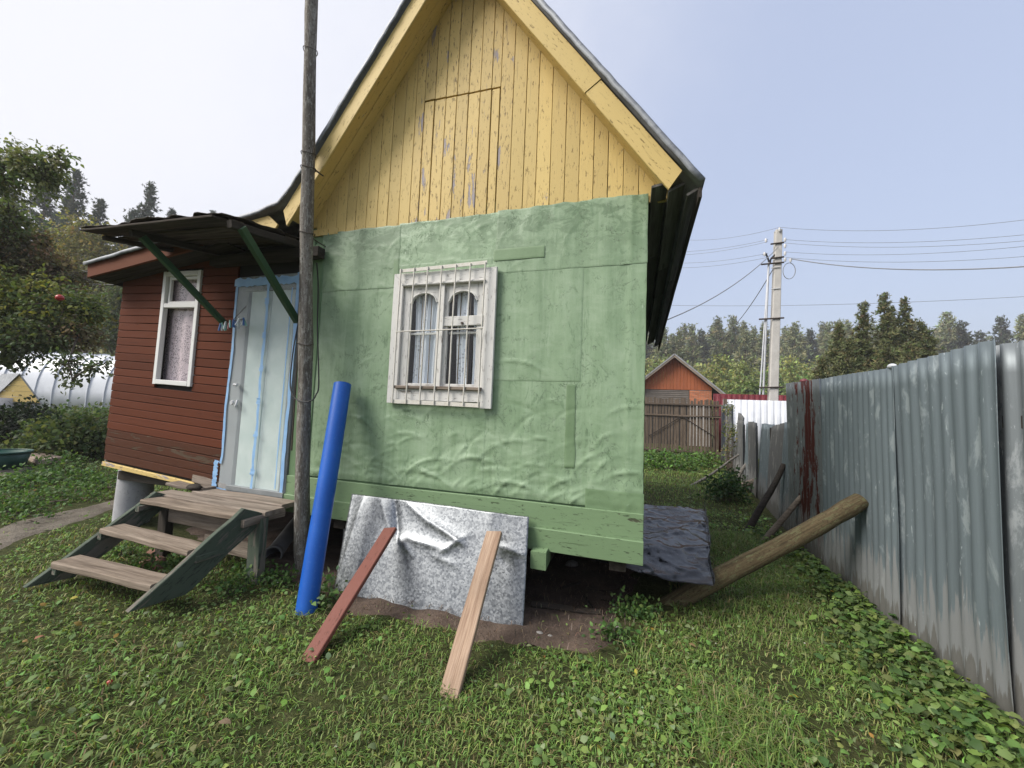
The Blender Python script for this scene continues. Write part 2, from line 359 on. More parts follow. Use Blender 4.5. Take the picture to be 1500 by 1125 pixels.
M['fence_red'] = m_fence('zinc_with_flaked_red_paint', (.185, .205, .212), (.32, .345, .35), red=-5.42)
M['fence_near'] = m_fence('pale_grey_corrugated_zinc', (.20, .225, .24), (.36, .385, .40))
M['fence_slate'] = m_fence('grey_corrugated_slate', (.16, .17, .18), (.29, .30, .30), slate=True)
M['fence_old'] = m_fence('dull_grey_slate', (.11, .112, .11), (.2, .2, .19), slate=True)

def simple(name, c1, c2, scale=4, rough=.7, metal=0.0, bs=.3, bd=.006, amt=.1, spec=None, dark=None):
    s = Nt(name); b = s.noise(s.co(), scale, 6, .6); f = s.noise(s.co(), scale*11, 4, .65)
    col = s.ramp(b, [(.35, c1), (.65, c2)])
    if dark: col = s.mix(s.ramp(f, [(.58, 0.0), (.68, .7)]), col, dark)
    s.bump(s.math('ADD', b, s.math('MULTIPLY', f, .4)), bs, bd)
    return s.done(s.vary(col, amt), rough, metal, spec)
M['patch'] = simple('green_paint_patch', (.140, .222, .112), (.175, .265, .142), 4, .55, bs=.2, dark=(.12, .19, .095))
M['concrete'] = simple('old_concrete', (.33, .33, .345), (.42, .42, .43), 3, .9, dark=(.2, .2, .2))
M['pylon'] = simple('pole_concrete', (.44, .42, .39), (.53, .51, .475), 2, .9, dark=(.3, .29, .27))
M['asbestos'] = simple('grey_slate_roof', (.20, .205, .21), (.33, .335, .34), 5, .9, dark=(.1, .1, .1))
M['blue'] = simple('blue_plastic_pipe', (.005, .075, .36), (.009, .095, .42), 4, .45, bs=.15, dark=(.03, .12, .40), spec=.35)
M['black_sheet'] = None
M['grey_pipe'] = simple('grey_drain_plastic', (.17, .17, .165), (.22, .215, .21), 4, .6)
M['black'] = simple('black_rubber', (.012, .012, .013), (.022, .022, .023), 6, .6)
M['soil'] = simple('bare_soil', (.062, .042, .031), (.125, .088, .066), 5, 1.0, bs=.9, bd=.03, dark=(.04, .028, .02))
M['path'] = simple('trodden_path', (.105, .088, .066), (.19, .165, .13), 5, 1.0, bs=1.0, bd=.04, dark=(.07, .062, .04))
M['slab'] = simple('pinkish_concrete_slab', (.40, .30, .25), (.50, .39, .33), 5, .9, dark=(.3, .23, .19))
M['tub'] = simple('dark_green_plastic', (.012, .06, .048), (.018, .08, .062), 4, .45)
M['orange_wall'] = paintwood('orange_brown_boards', (.34, .105, .042), (.29, .088, .036), (.2, .1, .06), (.16, .06, .03), wear=.75, crk=.7)
M['brick'] = simple('orange_brick', (.42, .15, .07), (.52, .20, .10), 8, .9, amt=.35)
M['mortar'] = simple('grey_mortar', (.32, .30, .28), (.4, .38, .35), 9, .95)
M['dark_red'] = simple('dark_red_sheet', (.11, .012, .018), (.15, .018, .024), 6, .5)
M['white_sheet'] = simple('white_profiled_sheet', (.56, .58, .62), (.66, .68, .71), 3, .5)
M['shutter'] = simple('brown_shutter', (.10, .085, .07), (.14, .12, .10), 3, .6)
M['steel'] = simple('rusty_dark_steel', (.05, .04, .035), (.09, .07, .055), 12, .6, .4)
M['wire'] = simple('dull_wire', (.17, .175, .18), (.22, .225, .23), 3, .6)
M['insul'] = simple('white_porcelain', (.5, .5, .5), (.6, .6, .6), 3, .3)
M['galv_pipe'] = simple('pale_steel_conduit', (.45, .46, .48), (.55, .56, .58), 3, .5, .3)
M['rust'] = simple('rusty_white_bar', (.56, .53, .46), (.62, .60, .55), 30, .6, dark=(.24, .13, .06))
M['door'] = None
M['apple'] = simple('red_apple', (.30, .012, .014), (.42, .03, .02), 20, .35)
M['peg_blue'] = simple('blue_peg', (.05, .12, .33), (.07, .16, .4), 3, .45); M['peg_white'] = simple('pale_peg', (.55, .6, .6), (.62, .66, .66), 3, .45); M['peg_green'] = simple('mint_peg', (.2, .42, .38), (.24, .48, .42), 3, .45); M['peg_pink'] = simple('pink_peg', (.45, .16, .18), (.5, .2, .2), 3, .45)
M['brick_bit'] = simple('broken_brick', (.15, .075, .055), (.22, .11, .08), 8, .95, bs=.8)
M['stone'] = simple('grey_stone', (.2, .19, .17), (.3, .28, .26), 6, .95, bs=.6)
M['tape'] = simple('blue_masking_tape', (.22, .40, .66), (.30, .50, .74), 9, .5, bs=.4, bd=.004)
M['frame_grey'] = simple('grey_door_frame', (.165, .18, .185), (.22, .235, .235), 4, .6, dark=(.12, .13, .13))
s = Nt('pale_door_paint'); b = s.noise(s.co((3, 3, .7)), 1.4, 6, .6); g = s.noise(s.co((40, 40, 1.5)), 1, 4, .6); z = s.sep(s._tc.outputs['Object'])[2]
c = s.ramp(b, [(.35, (.44, .55, .51)), (.65, (.60, .69, .64))]); c = s.mix(s.ramp(g, [(.62, 0.0), (.72, .35)]), c, (.32, .38, .35))
M['door'] = s.done(c, .45)
s = Nt('black_crumpled_sheet'); b = s.noise(s.co(), 3, 6, .6, .5); f = s.noise(s.co(), 60, 4, .7)
c = s.ramp(b, [(.4, (.004, .004, .005)), (.7, (.010, .010, .012))]); c = s.mix(s.ramp(f, [(.6, 0.0), (.7, .6)]), c, (.03, .028, .026)); s.bump(s.math('ADD', b, s.math('MULTIPLY', f, .10)), .3, .012)
M['black_sheet'] = s.done(c, s.ramp(b, [(.4, .12), (.65, .36)]), .0, .26)
def m_glass():
    m = bpy.data.materials.new('window_glass'); m.use_nodes = True; t = m.node_tree; t.nodes.clear()
    o = t.nodes.new('ShaderNodeOutputMaterial'); mx = t.nodes.new('ShaderNodeMixShader'); tr = t.nodes.new('ShaderNodeBsdfTransparent'); gl = t.nodes.new('ShaderNodeBsdfGlossy'); fr = t.nodes.new('ShaderNodeFresnel')
    ge = t.nodes.new('ShaderNodeNewGeometry'); mr = t.nodes.new('ShaderNodeMapRange'); mr.inputs[3].default_value = 1.6; mr.inputs[4].default_value = 1/1.6   # a thin pane reflects alike from both sides
    t.links.new(ge.outputs['Backfacing'], mr.inputs[0]); t.links.new(mr.outputs[0], fr.inputs[0]); gl.inputs['Roughness'].default_value = .02; tr.inputs[0].default_value = (.93, .95, .95, 1)
    t.links.new(fr.outputs[0], mx.inputs[0]); t.links.new(tr.outputs[0], mx.inputs[1]); t.links.new(gl.outputs[0], mx.inputs[2]); t.links.new(mx.outputs[0], o.inputs[0]); return m
M['glass'] = m_glass()
def m_film():
    m = bpy.data.materials.new('clear_plastic_film'); m.use_nodes = True; t = m.node_tree; t.nodes.clear()
    o = t.nodes.new('ShaderNodeOutputMaterial'); mx = t.nodes.new('ShaderNodeMixShader'); tr = t.nodes.new('ShaderNodeBsdfTransparent'); gl = t.nodes.new('ShaderNodeBsdfPrincipled')
    gl.inputs['Base Color'].default_value = (.7, .76, .78, 1); gl.inputs['Roughness'].default_value = .18
    mx.inputs[0].default_value = .30; t.links.new(tr.outputs[0], mx.inputs[1]); t.links.new(gl.outputs[0], mx.inputs[2]); t.links.new(mx.outputs[0], o.inputs[0]); return m
M['film'] = m_film()
def m_lace(name, col, sx, sz, hole, sheer):
    """net curtain: a real pattern of holes woven in the cloth"""
    s = Nt(name); v = s.co((sx, 0, sz), False); d = s.voro(v, 1.0, 'F1'); big = s.noise(s.co((5, 5, 4), False), 1.5, 3)
    mask = s.ramp(d, [(hole-.06, 0.0), (hole+.06, 1.0)]); mask = s.math('MAXIMUM', mask, s.ramp(big, [(.56, 0.0), (.58, 1.0)]))
    al = s.math('MULTIPLY_ADD', mask, 1-sheer, sheer)
    s.l(al, s.b.inputs['Alpha']); s.setv(s.b.inputs['Base Color'], col); s.b.inputs['Roughness'].default_value = .9
    return s.m
M['lace_white'] = m_lace('white_net_curtain', (.85, .88, .93), 46, 38, .30, .62)
M['lace_pink'] = m_lace('pinkish_lace_curtain', (.62, .50, .53), 75, 75, .40, .25)
s = Nt('pale_mauve_cloth'); M['cloth'] = s.done((.24, .165, .18), .95)
s = Nt('white_plain_cloth'); M['cloth_white'] = s.done((.78, .82, .88), .9)

def m_leaf(name, rough=.5, trans=.35):
    s = Nt(name); c = s.attr(); s.setv(s.b.inputs['Base Color'], c); s.b.inputs['Roughness'].default_value = rough; s.b.inputs['Specular IOR Level'].default_value = .35
    t = s.n('ShaderNodeBsdfTranslucent'); s.l(s.mix(1.0, c, (1.25, 1.25, .7), 'MULTIPLY'), t.inputs[0]); mx = s.n('ShaderNodeMixShader'); mx.inputs[0].default_value = trans
    s.l(s.b.outputs[0], mx.inputs[1]); s.l(t.outputs[0], mx.inputs[2]); s.l(mx.outputs[0], s.out.inputs[0]); return s.m
M['leaf'] = m_leaf('leaf', .62); M['grass'] = m_leaf('grass_blade', .6, .3); M['needle'] = m_leaf('needles', .8, .12)
M['bark'] = wood('bark', (.12, .095, .075), (.18, .15, .12), (.05, .04, .032), .95, .2)
M['pine_bark'] = wood('pine_bark', (.16, .10, .07), (.22, .15, .11), (.07, .05, .04), .95, .2)
s = Nt('greenhouse_film'); b = s.noise(s.co(), 2, 4); M['ghouse'] = s.done(s.ramp(b, [(.35, (.66, .68, .72)), (.65, (.78, .80, .83))]), .3)
s = Nt('ground_soil_and_moss'); b = s.noise(s.co(), .9, 6, .6); f = s.noise(s.co(), 14, 6, .7); p = s.noise(s.co(), 45, 4, .7)
c = s.ramp(f, [(.35, (.030, .038, .014)), (.55, (.062, .072, .026)), (.7, (.095, .092, .045))]); c = s.mix(s.ramp(b, [(.45, 0.0), (.7, .5)]), c, (.085, .072, .038)); s.bump(s.math('ADD', f, p), .8, .03); M['ground'] = s.done(c, 1.0, spec=.1)

# ================================================================== THE SETTING
def sinhgrid(n, c, s, L):
    u = np.linspace(-1, 1, n); k = math.asinh(L/s); return c+s*np.sinh(k*u)
gx = sinhgrid(260, -1.5, 3.0, 260); gy = sinhgrid(260, 3.0, 3.0, 260)
GX, GY = np.meshgrid(gx, gy, indexing='ij')
mk('ground', np.stack([GX, GY, height(GX, GY)], -1).reshape(-1, 3), grid_faces(260, 260), M['ground'], smooth=True, tg=dict(kind='structure', label='grassy garden ground running back to the forest'), mw=Matrix.Identity(4))
def inpoly(x, y, poly):
    x = np.asarray(x); y = np.asarray(y); c = np.zeros(x.shape, bool); n = len(poly)
    for i in range(n):
        (x0, y0), (x1, y1) = poly[i], poly[(i+1) % n]
        t = ((y0 > y) != (y1 > y)) & (x < (x1-x0)*(y-y0)/(y1-y0+1e-12)+x0); c ^= t
    return c
def patch(name, poly, mat, lift, bumpy, label, step=.06):
    xs = [p[0] for p in poly]; ys = [p[1] for p in poly]
    ax = np.arange(min(xs)-.2, max(xs)+.2, step); ay = np.arange(min(ys)-.2, max(ys)+.2, step)
    X, Y = np.meshgrid(ax, ay, indexing='ij')
    Xj = X+.12*fbm(X*2, Y*2, 3); Yj = Y+.12*fbm(X*2+9, Y*2, 3)
    ins = inpoly(Xj, Yj, poly); d_in = ins.astype(float)
    for _ in range(5):
        q = np.pad(d_in, 1, mode='edge'); d_in = (q[1:-1, 1:-1]+q[:-2, 1:-1]+q[2:, 1:-1]+q[1:-1, :-2]+q[1:-1, 2:])/5
    Z = height(X, Y)+lift-.05*np.clip((.95-d_in)/.45, 0, 1)+bumpy*fbm(X*6, Y*6, 4)
    keep = ins[:-1, :-1] & ins[1:, :-1] & ins[:-1, 1:] & ins[1:, 1:]
    used = np.zeros(X.size, bool); f = grid_faces(len(ax), len(ay), keep); used[f.ravel()] = True
    idx = np.cumsum(used)-1; V = np.stack([X, Y, Z], -1).reshape(-1, 3)[used]
    return mk(name, V, idx[f], mat, smooth=True, tg=dict(kind='structure', label=label))
SOIL = [(-3.1, 2.75), (-2.5, 2.58), (-1.9, 2.48), (-1.3, 2.55), (-.95, 2.42), (-.62, 2.52), (-.42, 2.55), (-.12, 2.58), (.02, 2.9), (.05, 3.4), (.12, 4.2), (.1, 7.3), (-5.6, 7.3), (-5.4, 3.5), (-4.2, 3.1)]
patch('bare_soil', SOIL, M['soil'], .022, .035, 'bare reddish brown soil under and before the house')
pa = [on_ground(*p)[:2] for p in [(-120, 850), (0, 768), (60, 752), (110, 742), (160, 731), (230, 722)]]
pb = [on_ground(*p)[:2] for p in [(240, 735), (170, 750), (120, 768), (60, 785), (0, 815), (-120, 900)]]
PATH = [tuple(p) for p in pa+pb]
patch('path', PATH, M['path'], .016, .012, 'trodden earth path passing left of the veranda')
pc = [on_ground(*p)[:2] for p in [(-120, 705), (-20, 688), (30, 685), (75, 682), (85, 692), (40, 697), (0, 700), (-120, 725)]]
PATH2 = [tuple(p) for p in pc]
patch('path', PATH2, M['path'], .016, .01, 'narrow bare strip beside the pinkish slab')

patch('bare_soil', [(-.80, 1.44), (-.68, 1.36), (-.50, 1.42), (-.44, 1.54), (-.56, 1.66), (-.74, 1.62)], M['soil'], .02, .02, 'small bare reddish spot in the lawn', .03)

# ================================================================== THE HOUSE
D = 3.05                                             # front wall plane
house = root('house', 'small sagging wooden house, yellow gable over green felt wall, brown veranda on the left', 'house', (-2.5, 5, 0))
WX0, WX1, WZ0, WZ1 = -2.03, -1.17, 1.62, 2.64        # window opening in the front wall
# -- front wall core round the window opening
fwall = box('front_wall', (-3.2, 3.062, .50), (WX0, 3.16, 3.3), M['green_trim'], house)
for lo, hi in (((WX1, 3.062, .50), (.07, 3.16, 3.3)), ((WX0, 3.062, .50), (WX1, 3.16, WZ0)), ((WX0, 3.062, WZ1), (WX1, 3.16, 3.3))):
    box('wall_core', lo, hi, M['green_trim'], fwall)
folds = []
for i in range(70):
    fx = random.uniform(-2.7, .0); fz = .85+abs(random.gauss(0, .42)); a = random.uniform(-.5, .9); L = random.uniform(.08, .34)
    folds.append((fx, fz, math.cos(a), math.sin(a), L, random.uniform(.004, .011)*random.choice((1, 1, -1)), random.uniform(.007, .015)))
for i in range(26):
    fx = random.uniform(-2.9, .0); fz = random.uniform(2.55, 3.15); a = random.uniform(-1.2, 1.2); L = random.uniform(.06, .22)
    folds.append((fx, fz, math.cos(a), math.sin(a), L, random.uniform(.002, .005), random.uniform(.008, .016)))
for fx, fz, a, L, am, wd in ((-1.75, 1.03, .45, .3, .014, .02), (-1.5, 1.16, .62, .22, -.011, .02), (-1.32, 1.10, .2, .2, .012, .018), (-.95, .93, .05, .4, .012, .02), (-1.75, .96, -.1, .4, .01, .016), (-.55, .97, .5, .2, .011, .016), (-1.0, 1.25, .3, .3, .008, .02)):
    folds.append((fx, fz, math.cos(a), math.sin(a), L, am, wd))
def wrinkle(X, Z):
    d = .0012*fbm(X*2, Z*2, 3) + .0006*fbm(X*11+5, Z*9, 3)
    d = d + .0060*np.clip(1.5-Z, 0, .8)*(1-np.abs(fbm(X*3+Z*2, Z*6-X*2, 3)))**9*2 + .0030*np.clip(Z-2.6, 0, .5)*(1-np.abs(fbm(X*6+Z*3, Z*6-X*2+7, 3)))**9*2
    d = d + .0035*np.exp(-((X+.04)/.025)**2)+.002*np.sin(X*21+fbm(X*2, Z*1.5, 2)*1.5)*np.clip((X+1.3)/.6, 0, 1)
    d = d + .006*np.exp(-((Z-.86)/.03)**2)
    for fx, fz, ca, sa, L, am, wd in folds:
        u = (X-fx)*ca+(Z-fz)*sa; v = -(X-fx)*sa+(Z-fz)*ca; v = v+.35*u*u/L
        d = d + am*1.25*np.exp(-(u/L)**2*2-np.abs(v)/wd*1.4)
    return d
def felt(x0, x1, z0, z1, off, mat='felt', rag=(0, 0, 0, 0), step=.015, hole=True, name='wall_sheet', wr=1.0, lab=None):
    """a sheet of painted roofing felt: wrinkled, edges folded back to the wall"""
    nu = max(3, int((x1-x0)/step)+1); nv = max(3, int((z1-z0)/step)+1)
    eu, ev = .0018/(x1-x0), .0018/(z1-z0); u = np.r_[0, np.linspace(eu, 1-eu, nu), 1]; v = np.r_[0, np.linspace(ev, 1-ev, nv), 1]; nu += 2; nv += 2; U, Vv = np.meshgrid(u, v, indexing='ij')
    s = random.uniform(0, 50)
    xa = x0-rag[0]*(.5+.5*fbm(v*(z1-z0)*6+s, v*0, 4)); xb = x1+rag[1]*fbm(v*(z1-z0)*6+s+9, v*0, 4)
    za = z0-rag[2]*(.5+.5*fbm(u*(x1-x0)*6+s+3, u*0, 4)); zb = z1+rag[3]*(fbm(u*(x1-x0)*5+s+20, u*0, 4)+.5*fbm(u*(x1-x0)*16+s, u*0, 3))
    X = xa[None, :]+(xb-xa)[None, :]*U; Z = za[:, None]+(zb-za)[:, None]*Vv
    Y = D-off*.34-np.maximum(wr*wrinkle(X, Z), -.004)
    rim = np.zeros_like(X, bool); rim[0] = rim[-1] = True; rim[:, 0] = rim[:, -1] = True
    Y = np.where(rim, Y+.0006, Y)
    keep = None
    if hole:
        cx = (X[:-1, :-1]+X[1:, 1:])/2; cz = (Z[:-1, :-1]+Z[1:, 1:])/2
        keep = ~((cx > WX0+.02) & (cx < WX1-.02) & (cz > WZ0+.02) & (cz < WZ1-.02))
    f = grid_faces(nu, nv, keep)
    return mk(name, np.stack([X, Y, Z], -1).reshape(-1, 3), f, M[mat], fwall, smooth=True, tg=dict(label=lab) if lab else None)
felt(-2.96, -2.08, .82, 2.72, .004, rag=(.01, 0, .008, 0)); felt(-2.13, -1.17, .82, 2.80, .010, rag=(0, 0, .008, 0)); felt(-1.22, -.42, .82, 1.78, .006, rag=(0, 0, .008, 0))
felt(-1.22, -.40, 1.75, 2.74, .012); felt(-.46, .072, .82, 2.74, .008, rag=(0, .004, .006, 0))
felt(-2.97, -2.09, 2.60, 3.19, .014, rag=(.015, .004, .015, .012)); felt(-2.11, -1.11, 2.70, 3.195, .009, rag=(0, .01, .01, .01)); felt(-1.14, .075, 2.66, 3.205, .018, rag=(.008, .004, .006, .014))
felt(-1.16, -.72, 2.765, 2.865, .034, 'patch', hole=False, name='felt_patch', wr=.3, lab='dark green rectangular felt strip above the window')
felt(-.34, .078, .605, .945, .030, 'patch', hole=False, name='felt_patch', wr=.5, lab='smooth darker green felt patch at the lower right corner')
felt(-2.14, -2.09, 2.63, 2.86, .020, 'patch', rag=(.004, .003, .01, .01), hole=False, name='felt_patch', wr=.8)
felt(-.50, -.43, 1.1, 1.74, .020, 'patch', rag=(.012, .012, .03, .03), hole=False, name='felt_patch', wr=1.0)
for i, (xa, xb) in enumerate(((-3.18, -3.07), (-3.065, -2.95))):
    plank('corner_board', (xa/2+xb/2, 3.048, .80), (xa/2+xb/2, 3.048, 3.12-.04*i), xb-xa, .02, (0, -1, 0), M['green_trim'], fwall, jit=.001)
plank('base_board', (-3.2, 3.040, .705), (.075, 3.042, .70), .20, .024, (0, -1, 0), M['green_board'], fwall, segs=6)
plank('base_board', (-3.2, 3.024, .545), (.078, 3.024, .53), .165, .024, (0, -1, -.05), M['green_board'], fwall, segs=6, jit=.004)
# -- side and rear walls, floor
swall = box('side_wall', (-.04, 3.17, .50), (.062, 7.3, 3.5), M['green_trim'], house)
n = 60; yy = np.linspace(3.04, 7.28, n); zz = np.linspace(.62, 3.1, 40); Y, Z = np.meshgrid(yy, zz, indexing='ij')
mk('wall_sheet', np.stack([.074+.004*fbm(Y*3, Z*3, 4), Y, Z-.06*(Y-3)/4], -1).reshape(-1, 3), grid_faces(n, 40), M['felt'], swall, smooth=True)
box('rear_wall', (-5.9, 7.3, .45), (.06, 7.4, 3.3), M['dark_wood'], house); box('floor', (-5.9, 3.17, .50), (-.05, 7.29, .60), M['dark_wood'], house)
box('partition', (-3.25, 3.17, .61), (-3.2, 7.29, 3.3), M['dark_wood'], house); box('ceiling', (-3.2, 3.17, 3.15), (-.05, 7.29, 3.19), M['grey_wood'], house)
for x in (-2.6, -1.5, -.66, -.1):
    plank('floor_beam', (x, 3.10, .42), (x, 7.2, .42), .12, .13, (0, 0, 1), M['dark_wood'], house)
plank('floor_beam', (-.66, 2.93, .405), (-.66, 3.098, .42), .12, .13, (0, 0, 1), M['green_board'], house, jit=.002, tg=dict(label='green painted beam end jutting from under the wall'))
# -- piles the house stands on
def pile(x, y, r, z1, lab=None, lean=0):
    P = [(x, y, -.25), (x+lean*.3, y, 0), (x+lean*.6, y, z1*.5), (x+lean, y, z1)]
    return tube('pile', P, [r]*4, M['concrete'], house, n=24, rough=.004, tg=dict(label=lab) if lab else None)
pile(-5.92, 3.36, .175, .60, 'round grey concrete pile under the veranda corner', .03)
pile(-2.62, 3.42, .15, .42); pile(-.7, 5.2, .17, .36); pile(-3.3, 6.8, .17, .5); pile(-.2, 6.9, .17, .36); pile(-5.9, 6.9, .17, .5)
# -- yellow gable
AX, AZ, SL = -1.534, 5.70, 1.405
gable = prism('gable_wall', [(-3.28, 3.24), (.2, 3.24), (AX, AZ-.06)], 3.075, 3.12, M['core'], house)
hatch = None
bw = .1168; x = -3.30; k = 0; HX0, HX1, HZ0, HZ1 = -1.925, -1.168, 3.238, 4.362
def ztop(x): return AZ - SL*abs(x-AX) - .02
hb = []
while x < .27:
    w = bw*random.uniform(.93, 1.07)
    if x < HX0 < x+w*1.5 and not (x > HX0-.005): w = HX0-x
    elif x < HX1 < x+w*1.5 and x > HX0-.005: w = HX1-x
    xc = x+w/2; zb = 3.235 if x < -3.0 else (3.19 if xc > -.1 else 3.205)
    if xc < -3.05: zb = 3.26
    zb -= .06 if xc > -3.05 else 0; zb += random.uniform(-.006, .006); zt = ztop(xc)
    ks = SL if xc > AX else -SL
    if zt-zb > .05:
        yb = 3.0625+random.uniform(-.0012, .0012)
        if HX0-.005 < xc < HX1+.005:
            hb.append((xc, w)); zb = HZ1+.008-.03*(xc-HX0)
        plank('gable_board', (xc, yb, zb), (xc, yb, zt), w-.004, .022, (0, -1, 0), M['yellow_worn'] if (-2.0 < xc < -1.0) else M['yellow'], gable, jit=.0008, bev=.003, cut1=ks if abs(xc-AX) > .06 else 0)
    x += w
hatch = box('hatch', (HX0+.01, 3.0725, HZ0+.02), (HX1-.01, 3.0742, HZ1-.05), M['core'], house)
hb = [(xc, w-(.009 if i_ in (0, len(hb)-1) else 0)) for i_, (xc, w) in enumerate(hb)]
for xc, w in hb:
    plank('hatch_board', (xc, 3.060, HZ0-.09+random.uniform(-.004, .004)), (xc, 3.060, HZ1-.012-.03*(xc-HX0)), w-.006, .022, (0, -1, 0), M['yellow_worn'], hatch, jit=.0012, bev=.003)
for i in range(3):
    plank('filler_board', (-3.10+.12*i, 3.05, 3.17), (-3.10+.12*i, 3.05, 3.232), .105, .02, (0, -1, 0), M['yellow'], gable, segs=1, jit=.002)
# -- roof
RY0, RY1 = 2.765, 7.45
roof = root_roof = bpy.data.objects.new('roof', None); _link(roof, house, Matrix.Translation((AX, 5, 4)), {})
def corr_slope(name, prof, y0, y1, mat, parent, pitch=.13, amp=.022, drop=0.0, thick=.008, n_y=None):
    """corrugated roofing: profile down the slope in x-z, waves along the ridge"""
    ny = n_y or int((y1-y0)/pitch*8); y = np.linspace(y0, y1, ny); P = np.asarray(prof, float)
    T = np.gradient(P, axis=0); T /= np.linalg.norm(T, axis=1)[:, None]; Nn = np.stack([-T[:, 1], T[:, 0]], -1); Nn *= np.sign(Nn[:, 1:2]+1e-9)
    wv = amp*(.5+.5*np.cos(2*math.pi*(y-y0)/pitch))
    X = P[:, 0][:, None]+Nn[:, 0][:, None]*wv[None]; Z = P[:, 1][:, None]+Nn[:, 1][:, None]*wv[None]-drop*((y-y0)/(y1-y0))[None]
    Y = np.broadcast_to(y, X.shape)
    return mk(name, np.stack([X, Y, Z], -1).reshape(-1, 3), grid_faces(len(P), ny), mat, parent, smooth=True, solid=thick)
RX, RZ = -1.516, 5.775
prR = [(RX, RZ), (-.5, RZ-1.402*1.016), (.2, RZ-1.402*1.716), (.405, 3.085)]
prL = [(RX, RZ), (-2.2, RZ-1.394*.684), (-2.9, RZ-1.394*1.384), (-3.12, 3.53), (-3.27, 3.385), (-3.50, 3.33), (-3.83, 3.285), (-4.6, 3.20), (-5.4, 3.10), (-6.14, 3.01)]
corr_slope('roof_slope', prR, RY0, RY1, M['asbestos'], roof, drop=.30); corr_slope('roof_slope', prL, RY0, RY1, M['asbestos'], roof, drop=.05)
def edge_strip(name, prof, y0, y1, dz0, dz1, mat, rag=.006):
    """folded metal edge along the verge, with its turned-down lip"""
    pr = []
    for a, b in zip(prof[:-1], prof[1:]):
        m_ = max(2, int(math.dist(a, b)/.09)); pr += [(a[0]+(b[0]-a[0])*i/m_, a[1]+(b[1]-a[1])*i/m_) for i in range(m_)]
    pr.append(prof[-1]); P = np.asarray(pr); T = np.gradient(P, axis=0); T /= np.linalg.norm(T, axis=1)[:, None]; Nn = np.stack([-T[:, 1], T[:, 0]], -1); Nn *= np.sign(Nn[:, 1:2]+1e-9)
    V = []; n = len(P); jt = rag*rng.normal(size=n)
    for i in range(n):
        for yy_, dd in ((y1, dz1+.004), (y0, dz1+jt[i]*.6), (y0-.006, dz1-.01+jt[i]), (y0-.004, dz0+jt[i])):
            V.append((P[i, 0]+Nn[i, 0]*dd, yy_, P[i, 1]+Nn[i, 1]*dd))
    return mk(name, np.array(V), grid_faces(n, 4), mat, roof, solid=.004)
edge_strip('verge_flashing', prR, RY0-.004, RY0+.16, -.018, .024, M['flash'], .003); edge_strip('verge_flashing', prL, RY0-.004, RY0+.16, -.018, .024, M['flash'], .004)
# rake boards: right one in two lengths
def rake(p, q, w, y=2.80, mat='yellow', c0=0, c1=0):
    return plank('rake_board', (p[0], y, p[1]), (q[0], y, q[1]), w, .024, (0, -1, 0), M[mat], roof, segs=5, jit=.0015, cut0=c0, cut1=c1)
dR = np.array([.581, -.814]); nR = np.array([-.814, -.581])       # right slope: down, and inward
o0 = np.array([RX, RZ-.02]); off = .092
pj = np.array([-.26, 3.90])
def onR(t): return o0+dR*t+nR*off
tj = 2.16
rake(onR(.15), onR(tj-.003), .148); rake(onR(tj+.003), onR(3.155), .142, y=2.805, c1=-.35)
dL = np.array([-.583, -.8125]); nL = np.array([.8125, -.583])
def onL(t): return o0+dL*t+nL*off
rake(onL(.15), onL(2.48), .145); rake(onL(2.486), onL(3.02), .140, y=2.803, c1=.7)
for k_, (o_, w_) in enumerate(((.165, .13), (.165, .10))):
    y_ = 2.88 if k_ == 0 else 2.998
    for nm, dd, nn in (('L', dL, nL), ('R', dR, nR)):
        a = o0+dd*.3+nn*(off+.012); b = o0+dd*(3.0 if nm == 'L' else 3.05)+nn*(off+.012)
        plank('soffit_board', (a[0], y_, a[1]), (b[0], y_, b[1]), .116 if k_ == 0 else .112, .018, (nn[0], 0, nn[1]), M['yellow'], roof, segs=4, jit=.0015)
# yellow infill where the veranda roof meets the gable
prism('infill_board', [(-3.42, 3.30), (-3.86, 3.255), (-4.55, 3.16), (-3.36, 3.12), (-3.30, 3.2)], 2.80, 2.82, M['yellow'], roof)
# dark boards under the right eave
for j, (xa, za, xb, zb) in enumerate(((.085, 3.17, .20, 3.15), (.205, 3.148, .315, 3.10), (.32, 3.098, .395, 3.055))):
    for i, (ya, yb) in enumerate(((2.86, 4.0+.2*j), (4.01+.2*j, 5.3-.3*j), (5.31-.3*j, 7.4))):
        fa = (ya-RY0)/(RY1-RY0)*.30; fb = (yb-RY0)/(RY1-RY0)*.30
        plank('eave_board', ((xa+xb)/2, ya, (za+zb)/2-fa), ((xa+xb)/2, yb, (za+zb)/2-fb), math.hypot(xb-xa, zb-za)-.004, .018, (za-zb, 0, -(xb-xa)), M['eave'], roof, segs=3, jit=.003)
plank('eave_fascia', (.398, 2.80, 3.03), (.398, 7.44, 2.73), .075, .02, (1, 0, 0), M['dark_wood'], roof, segs=8, jit=.004)
